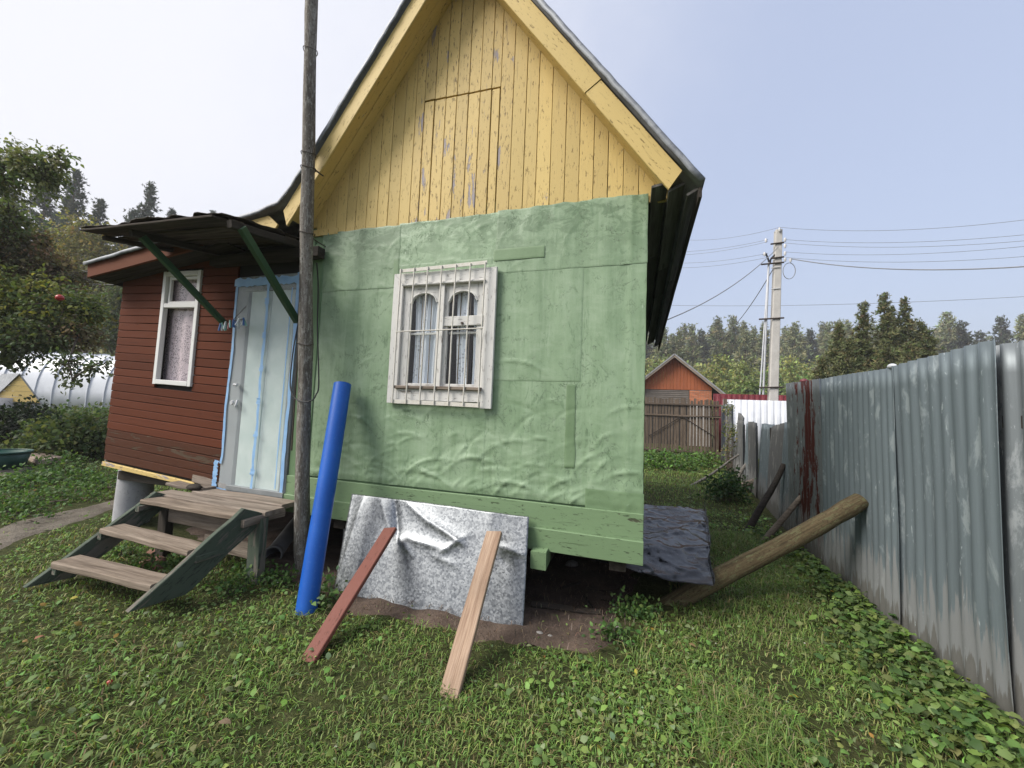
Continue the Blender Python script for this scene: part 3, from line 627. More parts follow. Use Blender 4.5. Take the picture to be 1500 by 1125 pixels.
# -- main window
def window_parts():
    win = root_w = bpy.data.objects.new('window', None); _link(win, house, Matrix.Translation((-1.6, 3.0, 1.5)), dict(label='white flaking double window with steel bars'))
    x0, x1, z0, z1 = -2.10, -1.11, 1.535, 2.70; cw = .10; y = 3.012; wm = M['white']
    plank('casing', (x0+cw/2, y, z0), (x0+cw/2, y, z1-cw/2), cw, .03, (0, -1, 0), wm, win, cut1=1.0, jit=.0015); plank('casing', (x1-cw/2, y, z0-.02), (x1-cw/2, y, z1-cw/2), cw, .03, (0, -1, 0), wm, win, cut1=-1.0, jit=.0015)
    plank('casing', (x0+cw/2+.002, y+.001, z1-cw/2), (x1-cw/2-.002, y+.001, z1-cw/2), cw, .03, (0, -1, 0), wm, win, cut0=-1.0, cut1=1.0, jit=.001)
    plank('casing', (x0+cw, y, z0+.075), (x1-cw, y, z0+.075), .10, .03, (0, -1, 0), wm, win, jit=.002)
    plank('head_strip', (x0+cw, 3.000, z1-cw-.012), (x1-cw, 3.000, z1-cw-.012), .018, .04, (0, -1, 0), wm, win, jit=.0005)
    plank('sill', (x0+cw-.012, 2.995, z0+.14), (x1-cw+.012, 2.995, z0+.137), .026, .05, (0, -1, 0), M['grey_wood'], win, jit=.001)
    ix0, ix1, iz0, iz1 = x0+cw, x1-cw, z0+.152, z1-cw-.02; ys = 3.035
    xm = (ix0+ix1)/2
    for sx0, sx1, vent in ((ix0, xm-.004, False), (xm+.004, ix1, True)):
        st = .062; sash = bpy.data.objects.new('sash', None); _link(sash, win, Matrix.Translation(((sx0+sx1)/2, ys, iz0)), {})
        # stiles, bottom rail and an arched head cut from one board
        gx0, gx1 = sx0+st*(1.15 if not vent else .8), sx1-st*(.8 if not vent else 1.15); zs = iz1-.16
        arc = [(gx0, zs)]+[(gx0+.012, zs+.012)]+[((gx0+gx1)/2-(gx1-gx0-.03)/2*math.cos(math.pi*i/12), zs+.015+.075*math.sin(math.pi*i/12)) for i in range(1, 12)]+[(gx1-.012, zs+.012), (gx1, zs)]
        outer = [(sx1, zs), (sx1, iz1), (sx0, iz1), (sx0, zs)]
        top = arc+outer
        # fan the head as quads between arch and top edge
        N = len(arc); V = []; Fc = []
        for (ax_, az_), in zip(arc): V += [(ax_, ys-.014, az_), (ax_, ys-.014, iz1), (ax_, ys+.014, az_)]
        for i in range(N-1): Fc += [(3*i, 3*i+3, 3*i+4, 3*i+1), (3*i, 3*i+2, 3*i+5, 3*i+3)]
        mk('arched_head', V, Fc, wm, win)
        mk('head_bead', *join([tube_arrays([(a_, ys-.016, z_+.006) for a_, z_ in arc], [.007]*N, 6)]), wm, win, smooth=True)
        plank('stile', ((sx0+gx0)/2, ys, iz0), ((sx0+gx0)/2, ys, iz1), gx0-sx0, .028, (0, -1, 0), wm, win, jit=.0006); plank('stile', ((sx1+gx1)/2, ys, iz0), ((sx1+gx1)/2, ys, iz1), sx1-gx1, .028, (0, -1, 0), wm, win, jit=.0006)
        plank('bottom_rail', (gx0, ys+.001, iz0+.012), (gx1, ys+.001, iz0+.012), .028, .026, (0, -1, 0), wm, win, jit=.0004)
        if vent:
            plank('vent_rail', (sx0-.01, ys-.012, zs-.17), (sx1-.01, ys-.012, zs-.165), .085, .03, (0, -1, 0), wm, win, jit=.001)
            tube('latch', [((sx0+sx1)/2, ys-.028, zs-.19), ((sx0+sx1)/2, ys-.045, zs-.19)], [.012, .009], M['steel'], win, n=8)
        mk('pane', [(gx0-.005, ys+.004, iz0), (gx1+.005, ys+.004, iz0), (gx1+.005, ys+.004, iz1-.01), (gx0-.005, ys+.004, iz1-.01)], [(0, 1, 2, 3)], M['glass'], win)
        # inner casement bars
        for f_ in (.36, .70): plank('inner_bar', (gx0+(gx1-gx0)*f_, ys+.030, iz0), (gx0+(gx1-gx0)*f_, ys+.030, iz1), .008, .010, (0, -1, 0), M['grey_wood'], win, segs=1, jit=0)
        plank('inner_bar', (gx0, ys+.025, iz0+.47), (gx1, ys+.025, iz0+.47), .022, .010, (0, -1, 0), wm, win, segs=1, jit=0)
        # curtains behind the glass
        for (ca, cb, mt) in (((.05, .50, 'lace_white'), (.46, .95, 'cloth_white')) if not vent else ((.22, .62, 'lace_white'), (.80, 1.0, 'cloth_white'))):
            u = np.linspace(0, 1, 24); v = np.linspace(0, 1, 10); U, Vv = np.meshgrid(u, v, indexing='ij')
            X = gx0+(gx1-gx0)*(ca+(cb-ca)*U)+.012*np.sin(Vv*3+ca*9); Z = iz0-.02+(iz1-iz0)*Vv; Yc = ys+.055+.012*np.sin(U*17+ca*5)
            mk('curtain', np.stack([X, Yc, Z], -1).reshape(-1, 3), grid_faces(24, 10), M[mt], win, smooth=True)
    bpy_del = [o for o in list(bpy.data.objects) if o.name.startswith('sash') and o.type == 'EMPTY']
    for o in bpy_del: bpy.data.objects.remove(o)
    plank('meeting_strip', (xm, 3.008, iz0), (xm, 3.008, iz1), .045, .018, (0, -1, 0), wm, win, jit=.001)
    # grille
    gr = bpy.data.objects.new('window_grille', None); _link(gr, house, Matrix.Translation((-1.6, 2.96, 1.5)), dict(label='rusty white steel bars over the window'))
    gx = np.linspace(-2.012, -1.205, 7)
    plank('flat_bar', (-2.025, 2.972, z1+.012), (-1.19, 2.972, z1+.03), .032, .006, (0, -1, 0), M['rust'], gr, jit=.0005); plank('flat_bar', (-2.03, 2.972, z0+.012), (-1.205, 2.972, z0+.002), .034, .006, (0, -1, 0), M['rust'], gr, jit=.0005)
    for i, g in enumerate(gx):
        tube('bar', [(g-.004, 2.964, z0), (g+random.uniform(-.004, .004), 2.962, (z0+z1)/2), (g+.003, 2.964, z1+.03)], [.0068]*3, M['rust'], gr, n=8)
    tube('cross_bar', [(gx[0], 2.954, 2.16), (-1.6, 2.954, 2.165), (gx[-1]+.01, 2.954, 2.17)], [.0055]*3, M['rust'], gr, n=8)
window_parts()
# -- veranda wall: one plank per course, cut round its window
VZ = lambda x: -.062*(x+4.1)                          # the veranda sags towards the house
vw = mk('veranda_wall', [(-5.93, 3.09, .70), (-5.19, 3.09, .66), (-5.19, 3.09, 3.05), (-5.93, 3.09, 3.05), (-4.62, 3.09, .62), (-3.19, 3.09, .55), (-3.19, 3.09, 3.15), (-4.62, 3.09, 3.1), (-5.19, 3.09, 1.66), (-4.62, 3.09, 1.66), (-5.19, 3.09, 2.93), (-4.62, 3.09, 2.93)],
        [(0, 1, 2, 3), (4, 5, 6, 7), (1, 4, 9, 8), (10, 11, 7, 2)], M['core'], house, solid=.03)
vx0, vx1, vz0, vz1 = -5.21, -4.605, 1.64, 2.935
z = .615; r_ = 0
while z < 3.02:
    h = .0925*random.uniform(.97, 1.03); lean = -.062 if z < 2.2 else -.05
    xl = -5.945+random.uniform(-.008, .004); spans = [(xl, -4.08)]
    zc = z+h/2
    sl = -.068+.030*(z-.6)/2.3
    def zz_(x): return zc+sl*(x+4.08)
    if vz0-.03 < zz_(-4.9) < vz1+.02: spans = [(xl, vx0), (vx1, -4.08)]
    for a, b in spans:
        plank('veranda_plank', (a, 3.055, zz_(a)), (b, 3.055, zz_(b)), h-.006, .022, (0, -1, 0), M['red_low'] if z < .95 else M['red'], vw, segs=4, jit=.0012, bev=.005)
    z += h
plank('bottom_trim', (-5.95, 3.046, .70), (-4.42, 3.046, .588), .05, .03, (0, -1, 0), M['yellow_worn'], vw, segs=4, jit=.003)
plank('bottom_trim', (-4.46, 3.04, .66), (-3.95, 3.03, .615), .075, .02, (0, -1, 0), M['grey_wood'], vw, segs=3, jit=.006)
plank('corner_strip', (-5.952, 3.075, .7), (-5.958, 3.075, 3.0), .03, .012, (-1, 0, 0), M['white'], vw, segs=6, jit=.002)
box('veranda_side_wall', (-5.94, 3.10, .66), (-5.90, 7.29, 3.0), M['red'], house)
# veranda window
vwin = bpy.data.objects.new('veranda_window', None); _link(vwin, house, Matrix.Translation((-4.9, 3.0, 1.65)), dict(label='narrow white window with pinkish lace curtain'))
wm = M['white_clean']; cw = .052
def vtilt(x, z): return (x, 3.045, z-.035*(x+4.9)+0)
plank('casing', vtilt(vx0+cw/2, vz0), vtilt(vx0+cw/2, vz1), cw, .05, (0, -1, 0), wm, vwin, jit=.001); plank('casing', vtilt(vx1-cw/2, vz0), vtilt(vx1-cw/2, vz1), cw, .05, (0, -1, 0), wm, vwin, jit=.001)
plank('casing', vtilt(vx0+cw, vz1-cw/2), vtilt(vx1-cw, vz1-cw/2), cw, .048, (0, -1, 0), wm, vwin, jit=.001); plank('casing', vtilt(vx0+cw, vz0+cw/2), vtilt(vx1-cw, vz0+cw/2), cw, .055, (0, -1, 0), wm, vwin, jit=.001)
tz = vz0+.90
plank('transom', vtilt(vx0+cw, tz), vtilt(vx1-cw, tz), .05, .044, (0, -1, 0), wm, vwin, jit=.001)
for a, b in (((vx0+cw+.03, tz+.03), (vx0+cw+.03, vz1-cw)), ((vx1-cw-.012, tz+.03), (vx1-cw-.012, vz1-cw))):
    p, q = vtilt(*a), vtilt(*b); plank('vent_sash', (p[0], 3.065, p[2]), (q[0], 3.065, q[2]), .03, .03, (0, -1, 0), wm, vwin, jit=.0008)
for zz2 in (tz+.04, vz1-cw-.02):
    p, q = vtilt(vx0+cw+.03, zz2), vtilt(vx1-cw, zz2); plank('vent_sash', (p[0], 3.066, p[2]), (q[0], 3.066, q[2]), .03, .03, (0, -1, 0), wm, vwin, jit=.0008)
mk('pane', [(vx0+.03, 3.10, vz0+.02), (vx1-.03, 3.10, vz0+.02), (vx1-.03, 3.10, vz1-.02), (vx0+.03, 3.10, vz1-.02)], [(0, 1, 2, 3)], M['glass'], vwin)
for nm, yb, mt, a0, a1 in (('curtain', 3.125, 'lace_pink', vx0-.05, vx1+.05), ('curtain_lining', 3.155, 'cloth', vx0-.08, vx1+.08)):
    u = np.linspace(0, 1, 40); v = np.linspace(0, 1, 8); U, Vv = np.meshgrid(u, v, indexing='ij')
    mk(nm, np.stack([a0+(a1-a0)*U, yb+.012*np.sin(U*22), vz0-.08+(vz1-vz0+.12)*Vv], -1).reshape(-1, 3), grid_faces(40, 8), M[mt], vwin, smooth=True)
# -- veranda roof edge: brown barge board and soffit
plank('barge_board', (-6.10, 2.80, 2.935), (-4.3, 2.80, 3.135), .165, .03, (0, -1, 0), M['fascia'], roof, segs=3, jit=.002)
plank('eave_fascia', (-6.115, 2.82, 2.93), (-6.115, 7.4, 2.90), .15, .02, (-1, 0, 0), M['dark_wood'], roof)
for i in range(3):
    y_ = 2.855+.075*i; plank('soffit_board', (-6.09, y_, 2.865), (-4.0, y_, 3.10), .072, .016, (0, 0, -1), M['dark_wood'], roof)
# -- door
door = bpy.data.objects.new('door', None); _link(door, house, Matrix.Translation((-3.6, 3.0, .62)), dict(label='pale door sealed with plastic film and blue tape'))
dx0, dx1, dz0, dz1 = -4.075, -3.19, .60, 2.80
def dl(x, z): return (x+.018*(z-dz0)/2.2*0, z)
plank('door_frame', (dx0+.10, 3.05, dz0), (dx0+.12, 3.05, dz1), .17, .05, (0, -1, 0), M['frame_grey'], door, jit=.002); plank('door_frame', (dx1-.03, 3.05, dz0), (dx1-.03, 3.05, dz1), .07, .05, (0, -1, 0), M['frame_grey'], door, jit=.002)
plank('door_frame', (dx0+.02, 3.049, dz1-.08), (dx1, 3.049, dz1-.08), .16, .052, (0, -1, 0), M['frame_grey'], door, jit=.002)
plank('door_leaf', (-3.728, 3.062, dz0+.03), (-3.715, 3.062, dz1-.16), .27, .04, (0, -1, 0), M['door'], door, jit=.001); plank('door_leaf', (-3.438, 3.060, dz0+.03), (-3.42, 3.060, dz1-.16), .30, .04, (0, -1, 0), M['door'], door, jit=.001)
plank('threshold', (dx0+.15, 3.03, dz0+.02), (dx1, 3.03, dz0+.01), .05, .06, (0, -1, 0), M['frame_grey'], door, jit=.002)
def tape(pts, w, y=3.012, n=26, rag=.006):
    P = np.asarray(pts, float); t = np.linspace(0, 1, n); cum = np.r_[0, np.cumsum(np.hypot(*np.diff(P, axis=0).T))]; cum /= cum[-1]
    X = np.interp(t, cum, P[:, 0]); Z = np.interp(t, cum, P[:, 1]); tx = np.gradient(X); tz_ = np.gradient(Z); L = np.hypot(tx, tz_); nx, nz = -tz_/L, tx/L
    a = w/2*(.85+.16*rng.normal(size=n)); b = w/2*(.85+.16*rng.normal(size=n)); yj = y+.0012*rng.normal(size=n)
    V = np.stack([np.stack([X+nx*a, yj, Z+nz*a], -1), np.stack([X, yj-.001, Z], -1), np.stack([X-nx*b, yj, Z-nz*b], -1)], 1).reshape(-1, 3)
    return mk('tape', V, grid_faces(n, 3), M['tape'], door)
tape([(dx0+.04, dz1-.1), (dx0+.055, 2.0), (dx0+.03, 1.4), (dx0+.045, .95), (dx0+.03, .85)], .035); tape([(dx0-.03, .88), (dx0-.035, .60)], .07)
tape([(dx1-.02, dz1), (dx1-.015, 2.0), (dx1-.03, 1.3), (dx1-.03, .60)], .045, 3.008); tape([(dx0-.06, .595), (dx0+.2, .585), (dx0+.45, .60), (dx1-.1, .57), (dx1, .575)], .035)
tape([(-3.592, dz1-.1), (-3.588, 2.2), (-3.60, 1.8), (-3.585, 1.3), (-3.60, .9), (-3.592, .58)], .038, 3.006, 40)
tape([(dx0+.01, dz1-.06), (dx1, dz1-.07)], .10, 3.010)
tape([(dx1-.1, dz1-.15), (dx1-.11, 1.8), (dx1-.12, .66)], .016, 3.016)
for zb in (2.52, 2.17, 1.83, 1.50, 1.17, .80):
    tape([(-3.592, zb-.03), (-3.588+random.uniform(-.005, .005), zb+.03)], .06, 3.000, 6)
u = np.linspace(0, 1, 30); v = np.linspace(0, 1, 50); U, Vv = np.meshgrid(u, v, indexing='ij')
mk('plastic_film', np.stack([dx0+.02+(dx1-dx0-.02)*U, 3.018+.010*(1-np.abs(fbm(U*5, Vv*4+U*3, 4)))**3-.004, dz0-.005+(dz1-dz0)*Vv], -1).reshape(-1, 3), grid_faces(30, 50), M['film'], door, smooth=True)
tube('handle', [(-3.90, 3.0, 1.66), (-3.90, 2.975, 1.66), (-3.86, 2.972, 1.655)], [.02, .014, .012], M['galv_pipe'], door, n=10); tube('lock', [(-3.93, 2.995, 1.475), (-3.93, 2.98, 1.475)], [.026, .02], M['galv_pipe'], door, n=10); tube('hasp', [(-3.87, 3.0, 1.50), (-3.86, 2.985, 1.46), (-3.87, 2.985, 1.44)], [.012]*3, M['galv_pipe'], door, n=8)
# -- canopy over the door
can = bpy.data.objects.new('canopy', None); _link(can, house, Matrix.Translation((-4, 2.6, 3)), dict(label='dark old board canopy on green struts over the door'))
nb = 7
for i in range(nb):
    f = i/(nb-1); yb = 2.20+.80*f; xa = -4.86+.10*f+random.uniform(-.05, .05); xb = -3.20+random.uniform(-.05, .04); zb = 3.00+.15*f
    plank('canopy_board', (xa, yb, zb+.004+.010*(i % 2)), (xb, yb, zb-.05+.010*(i % 2)), .128, .018, (0, -.18, 1), M['canopy'], can, segs=5, jit=.006, bow=random.uniform(-.005, .015))
for xj, z_ in ((-4.32, 2.93), (-3.12, 2.885)):
    plank('canopy_rafter', (xj, 2.22, z_+.02), (xj+.02, 3.0, z_+.15), .05, .06, (0, 0, 1), M['dark_wood'], can)
plank('canopy_rafter', (-4.75, 2.25, 2.965), (-4.7, 3.02, 3.10), .06, .04, (0, 0, 1), M['dark_wood'], can)
# a layer of old roofing scraps on top
u = np.linspace(0, 1, 50); v = np.linspace(0, 1, 24); U, Vv = np.meshgrid(u, v, indexing='ij'); X = -4.87+1.72*U+.05*fbm(Vv*7, U*2, 3); Y = 2.15+.86*Vv+.05*fbm(U*14, Vv*2, 4)*(1-Vv)
mk('canopy_felt', np.stack([X, Y, 3.030+.15*Vv-.05*U+.016*fbm(U*9, Vv*5, 3)], -1).reshape(-1, 3), grid_faces(50, 24), M['canopy'], can, smooth=True, solid=.006)
plank('strut', (-4.215, 3.03, 2.33), (-4.31, 2.30, 2.95), .055, .05, (1, 0, 0), M['green_dark'], can, jit=.002); plank('strut', (-3.205, 3.03, 2.30), (-3.09, 2.30, 2.91), .06, .05, (1, 0, 0), M['green_dark'], can, jit=.002)
plank('canopy_beam', (-4.38, 2.99, 2.985), (-2.93, 2.985, 2.965), .10, .09, (0, -1, 0), M['dark_wood'], can)

# ================================================================== THINGS BEFORE THE HOUSE
# -- wooden steps
st = root('porch_steps', 'worn wooden porch steps with green side boards below the taped door', 'steps', (-3.6, 2.4, 0))
def stringer(x0, x1, y0, z0, y1, z1, w, lab):
    return plank('stringer', (x0, y0, z0), (x1, y1, z1), w, .042, (-1 if x0 < -3.7 else 1, 0, 0), M['green_step'], st, segs=5, jit=.004, cut0=(1.1 if x0 < -3.7 else -1.1), cut1=(.5 if x0 < -3.7 else -.5), tg=dict(label=lab))
stringer(-4.31, -4.20, 1.96, .04, 2.64, .59, .18, 'left side board, grey top edge worn bare'); stringer(-3.11, -2.98, 1.97, .095, 2.55, .59, .215, 'right side board, chipped green paint')
tz1, tz2 = .20, .38
plank('tread', (-4.19, 1.985, tz1), (-3.125, 2.01, tz1-.005), .17, .052, (0, 0, 1), M['tread'], st, segs=5, jit=.004, bev=.008); plank('tread', (-4.18, 2.25, tz2), (-3.085, 2.20, tz2-.01), .165, .045, (0, 0, 1), M['tread'], st, segs=5, jit=.004, bev=.008)
for sx, sy, sz in ((-4.17, 2.01, .155), (-4.17, 2.26, .34), (-4.165, 2.5, .51), (-3.12, 2.03, .15), (-3.04, 2.24, .33)):
    plank('cleat', (sx, sy-.10, sz), (sx, sy+.11, sz), .05, .045, (1, 0, 0), M['green_step'], st, segs=1, jit=.003)
plank('deck_board', (-4.20, 2.515, .565), (-3.02, 2.50, .555), .155, .04, (0, 0, 1), M['tread'], st, segs=5, jit=.005, bev=.007); plank('deck_board', (-4.36, 2.70, .57), (-2.92, 2.685, .560), .185, .04, (0, 0, 1), M['grey_wood'], st, segs=5, jit=.005, bev=.007)
plank('deck_board', (-4.12, 2.905, .578), (-2.98, 2.895, .57), .19, .04, (0, 0, 1), M['grey_wood'], st, segs=4, jit=.004, bev=.007)
plank('deck_board', (-4.62, 2.96, .60), (-4.05, 2.93, .60), .13, .03, (0, 0, 1), M['grey_wood'], st, segs=3, jit=.008, bev=.006)
plank('leg', (-2.99, 2.60, -.04), (-2.99, 2.60, .53), .13, .07, (0, -1, 0), M['green_step'], st, jit=.003); plank('leg', (-4.2, 2.66, -.04), (-4.2, 2.66, .53), .11, .07, (0, -1, 0), M['dark_wood'], st)
plank('apron_board', (-4.05, 2.60, .44), (-3.06, 2.605, .42), .15, .03, (0, -1, 0), M['grey_wood'], st, jit=.004); plank('apron_board', (-3.62, 2.63, .24), (-3.06, 2.625, .23), .13, .03, (0, -1, 0), M['grey_wood'], st, jit=.004)
plank('deck_edge', (-2.955, 2.42, .525), (-2.945, 2.80, .53), .06, .035, (1, 0, 0), M['grey_wood'], st, jit=.004)
# dark lump on the deck
p = on_z(288, 717, .60)
def lump(name, c, r, mat, tg=None, n=12, parent=None, seed=0):
    th = np.linspace(0, math.pi, n); ph = np.linspace(0, 2*math.pi, n*2, endpoint=False); V = []
    for t in th:
        for q in ph:
            d = np.array([math.sin(t)*math.cos(q), math.sin(t)*math.sin(q), math.cos(t)]); k = 1+.22*float(fbm(d[0]*1.7+seed, d[1]*1.7+d[2]*1.3+seed, 3)); V.append(np.array(c)+d*np.array(r)*k)
    m_ = n*2; Fc = [(i*m_+k, (i+1)*m_+k, (i+1)*m_+(k+1) % m_, i*m_+(k+1) % m_) for i in range(n-1) for k in range(m_)]
    return mk(name, V, np.array(Fc), mat, parent, smooth=True, tg=tg)
lump('wood_lump', (p[0], p[1]-.02, .625), (.085, .05, .032), M['dark_wood'], tags('small dark brown elongated lump lying on the porch deck', 'lump'), seed=3)
# -- tall wooden pole with its ties
PB = on_y(441, 846, 2.86); PB[2] = -.05; PT = on_y(456, 0, 2.62); PT = PB+(PT-PB)*(6.25/(PT[2]-PB[2]))
pole = root('wooden_pole', 'tall thin weathered wooden pole beside the door, leaning left', 'pole', (PB[0], PB[1], 0))
def polep(z): return PB+(PT-PB)*((z-PB[2])/(PT[2]-PB[2]))
zs = np.r_[-.05, .03, .10, .2, np.linspace(.5, 6.2, 16)]
m_, L_ = frame(PB, PT, (0, -1, 0)); V, Fp = tube_arrays([((z+.05)*L_/6.25, .004*math.sin(z*3), .004*math.sin(z*2.1+1)) for z in zs], np.r_[.028, .040, .049, .056, np.linspace(.060, .047, 16)], 14)
V += .0035*rng.normal(size=V.shape); mk('shaft', V, Fp, M['pole'], pole, smooth=True, mw=m_)
for z_ in (2.02, 3.02, 3.75, 3.62, 4.72):
    c = polep(z_); rr = .068-.0024*z_+.003; a = np.linspace(0, 2*math.pi, 17)
    V = []; Fp = None; vv, ff = tube_arrays(np.stack([c[0]+rr*np.cos(a), c[1]+rr*np.sin(a), c[2]+.012*np.sin(a*2)], -1), [.004]*17, 5); mk('wire_tie', vv, ff, M['steel'], pole)
tube('tie_wire', [polep(3.62)+np.array([.06, 0, 0]), (-2.83, 2.72, 3.63), (-2.78, 2.79, 3.60)], [.006]*3, M['steel'], pole, n=6)
tube('tie_wire', [polep(3.02)+np.array([.06, 0, 0]), (-2.85, 2.8, 3.01), (-2.83, 2.93, 2.99)], [.005]*3, M['steel'], pole, n=6)
# black cable looping round the pole
def wall_pt(px, py, y): return on_y(px, py, y)
cab = [wall_pt(*q) for q in ((438, 468, 2.90), (430, 510, 2.84), (425, 560, 2.80), (430, 580, 2.75), (441, 588, 2.70), (456, 587, 2.69), (463, 578, 2.76), (467, 560, 2.86), (465, 480, 3.0), (466, 420, 3.015), (464, 385, 2.94))]
def smooth_pts(P, n=6):
    P = np.asarray(P, float); out = []
    for i in range(len(P)-1):
        p0 = P[max(i-1, 0)]; p1 = P[i]; p2 = P[i+1]; p3 = P[min(i+2, len(P)-1)]
        for k in range(n):
            t = k/n; out.append(.5*((2*p1)+(-p0+p2)*t+(2*p0-5*p1+4*p2-p3)*t*t+(-p0+3*p1-3*p2+p3)*t**3))
    out.append(P[-1]); return np.array(out)
tube('hanging_cable', smooth_pts(cab), .006, M['black'], n=6, tg=tags('thin black cable looped round the wooden pole at the door', 'cable'))
tube('hanging_cable', smooth_pts([wall_pt(*q) for q in ((440, 400, 3.0), (437, 500, 3.0), (432, 580, 3.0), (427, 660, 3.0))]), .008, M['steel'], n=6, tg=tags('rusty brown cable running straight down right of the door', 'cable'))
# -- blue pipe
bt = on_y(502, 563, 2.905); bb = on_z(449, 893, 0)
a = np.array(bb); b = np.array(bt); bp = root('plastic_pipe', 'long bright blue plastic pipe leaning on the green wall', 'pipe', tuple(a))
m_, L_ = frame(a-(b-a)*.03, b, (0, -1, 0)); n = 28
zs = np.linspace(0, L_, 14); V, Fp = tube_arrays([(z, .002*math.sin(z*4), 0) for z in zs], [.0735]*14, n); mk('pipe_wall', V, Fp, M['blue'], bp, smooth=True, mw=m_)
V, Fp = tube_arrays([(L_, 0, 0), (L_-.5, 0, 0)], [.067]*2, n); mk('bore', V, Fp, M['blue'], bp, smooth=True, mw=m_)
th = np.linspace(0, 2*math.pi, n, endpoint=False)
V = np.concatenate([np.stack([np.full(n, L_), r_*np.cos(th), r_*np.sin(th)], -1) for r_ in (.0735, .067)]); mk('rim', V, np.array([(i, (i+1) % n, (i+1) % n+n, i+n) for i in range(n)]), M['blue'], bp, mw=m_)
# -- galvanised sheet leaning on the base
BL, BR = on_z(484, 868, .0), on_z(766, 926, -.01); TL, TR = on_y(512, 722, 2.985), on_y(775, 757, 2.985)
u = np.linspace(0, 1, 110); v = np.linspace(0, 1, 60); U, Vv = np.meshgrid(u, v, indexing='ij')
P = (BL[None, None]*(1-U)[..., None]+BR*U[..., None])*(1-Vv)[..., None]+(TL*(1-U)[..., None]+TR*U[..., None])*Vv[..., None]
nr = np.array([0, -.93, .36])
def crease(u0, v0, u1, v1, am, wd, sharp=1):
    du, dv = (u1-u0)*1.6, (v1-v0)*.8; L = math.hypot(du, dv); a_ = ((U-u0)*1.6*du+(Vv-v0)*.8*dv)/L; b_ = (-(U-u0)*1.6*dv+(Vv-v0)*.8*du)/L
    e = np.exp(-np.abs(b_)/wd*1.2)*(1/(1+np.exp(-a_/.03)))*(1/(1+np.exp((a_-L)/.03))); return am*e
dd = .008*fbm(U*2, Vv*1.5, 2)+.02*np.sin(U*3.1)*(1-Vv)+.0012*fbm(U*14, Vv*9, 3)
dd += crease(.28, .98, .33, .60, -.055, .035)+crease(.20, .98, .29, .66, .02, .04)+crease(.36, .98, .50, .80, .030, .05)+crease(.50, .82, .68, .66, .035, .035)+crease(.68, .70, .58, .55, .028, .03)+crease(.40, .62, .58, .58, .024, .04)+crease(.33, .62, .41, .50, .03, .035)+crease(.55, .50, .66, .45, .015, .03)+crease(.88, .68, .99, .64, .028, .03)+crease(.86, .60, .92, .52, -.03, .05)+crease(.02, .2, .09, .95, .02, .05)
dd += .05*np.exp(-((U-.0)/.08)**2)*-1+ .012*np.exp(-((U-.82)/.04)**2)*Vv
dd *= .72; P = P+nr*dd[..., None]; P[..., 2] += .015*np.sin(U*9)*(1-Vv)*.3; P[:, -1, 2] += .006*fbm(u*8, u*0, 3)
mk('metal_sheet', P.reshape(-1, 3), grid_faces(110, 60), M['zinc'], smooth=True, solid=.002, tg=tags('crumpled galvanised metal sheet leaning against the bottom of the green wall', 'metal sheet'))
# -- the two planks holding it
a, b = on_z(453, 966, .0), on_y(572, 775, 2.80); d_ = (a-b)/np.linalg.norm(a-b)
plank('plank', tuple(a+d_*.02), tuple(b), .118, .03, (-.15, -.85, .5), M['brown_plank'], segs=6, jit=.002, tg=tags('reddish brown painted plank propping the left of the metal sheet', 'plank'))
a, b = on_z(658, 1018, .0), on_y(724, 780, 2.80); d_ = (a-b)/np.linalg.norm(a-b)
plank('plank', tuple(a+d_*.02), tuple(b), .115, .03, (-.05, -.85, .5), M['bare'], segs=6, jit=.002, tg=tags('bare knotty wooden plank propping the right of the metal sheet', 'plank'))
# -- grey drain pipe end under the porch
c = on_y(413, 807, 3.15); dp = root('drain_pipe', 'grey plastic drain pipe end lying in the dark under the porch', 'pipe', (c[0], c[1], 0))
V, Fp = tube_arrays([c+np.array([.02, -.12, 0]), c+np.array([-.9, 1.2, .02])], [.072, .072], 20); mk('pipe_wall', V, Fp, M['grey_pipe'], dp, smooth=True, solid=.01)
V, Fp = tube_arrays([c+np.array([.025, -.13, 0]), c+np.array([-.01, -.08, 0])], [.080, .080], 20); mk('socket', V, Fp, M['grey_pipe'], dp, smooth=True, solid=.012)
# -- rubble and scraps under the house
for i, (px, py) in enumerate(((225, 815), (232, 826), (215, 830), (240, 812), (228, 838))):
    c = on_ground(px, py); lump('brick_rubble', (c[0], c[1], c[2]+.02), (.075, .05, .045), M['brick_bit'], tags('broken brown brick lump in the pile behind the step treads', 'rubble', 'brick rubble under the steps'), n=7, seed=i*2.2)
for i, (px, py, rr) in enumerate(((790, 932, .028), (806, 935, .02), (838, 830, .06), (930, 905, .02), (905, 922, .018))):
    c = on_ground(px, py); lab = ['pale round pebble at the grass edge near the metal sheet', 'smaller pale pebble right beside the round one', 'grey stone in the dark under the green wall', 'small stone right of the soil patch', 'small stone at the front of the soil patch'][i]
    lump('stone', (c[0], c[1], c[2]+rr*.4), (rr*1.2, rr, rr*.7), M['stone'], tags(lab, 'stone'), n=8, seed=i*3.1)
scr = [((778, 893), (880, 905), .05, .04, 'thick dark rotten board lying on the soil under the house'), ((855, 878), (866, 895), .025, .02, 'short dark stick crossing the rotten board'), ((820, 868), (850, 858), .02, .015, 'thin dark stick lying askew under the house'), ((860, 870), (905, 872), .014, .012, 'thin straight lath deep under the house'), ((880, 885), (915, 888), .014, .012, 'small lath near the edge of the house shadow')]
for (q0, q1, w_, t_, lab) in scr:
    a, b = on_ground(*q0), on_ground(*q1); plank('wood_scrap', (a[0], a[1], a[2]+.035), (b[0], b[1], b[2]+.03), w_, t_, (0, -.3, 1), M['dark_wood'], segs=3, jit=.004, tg=tags(lab, 'wood scrap'))
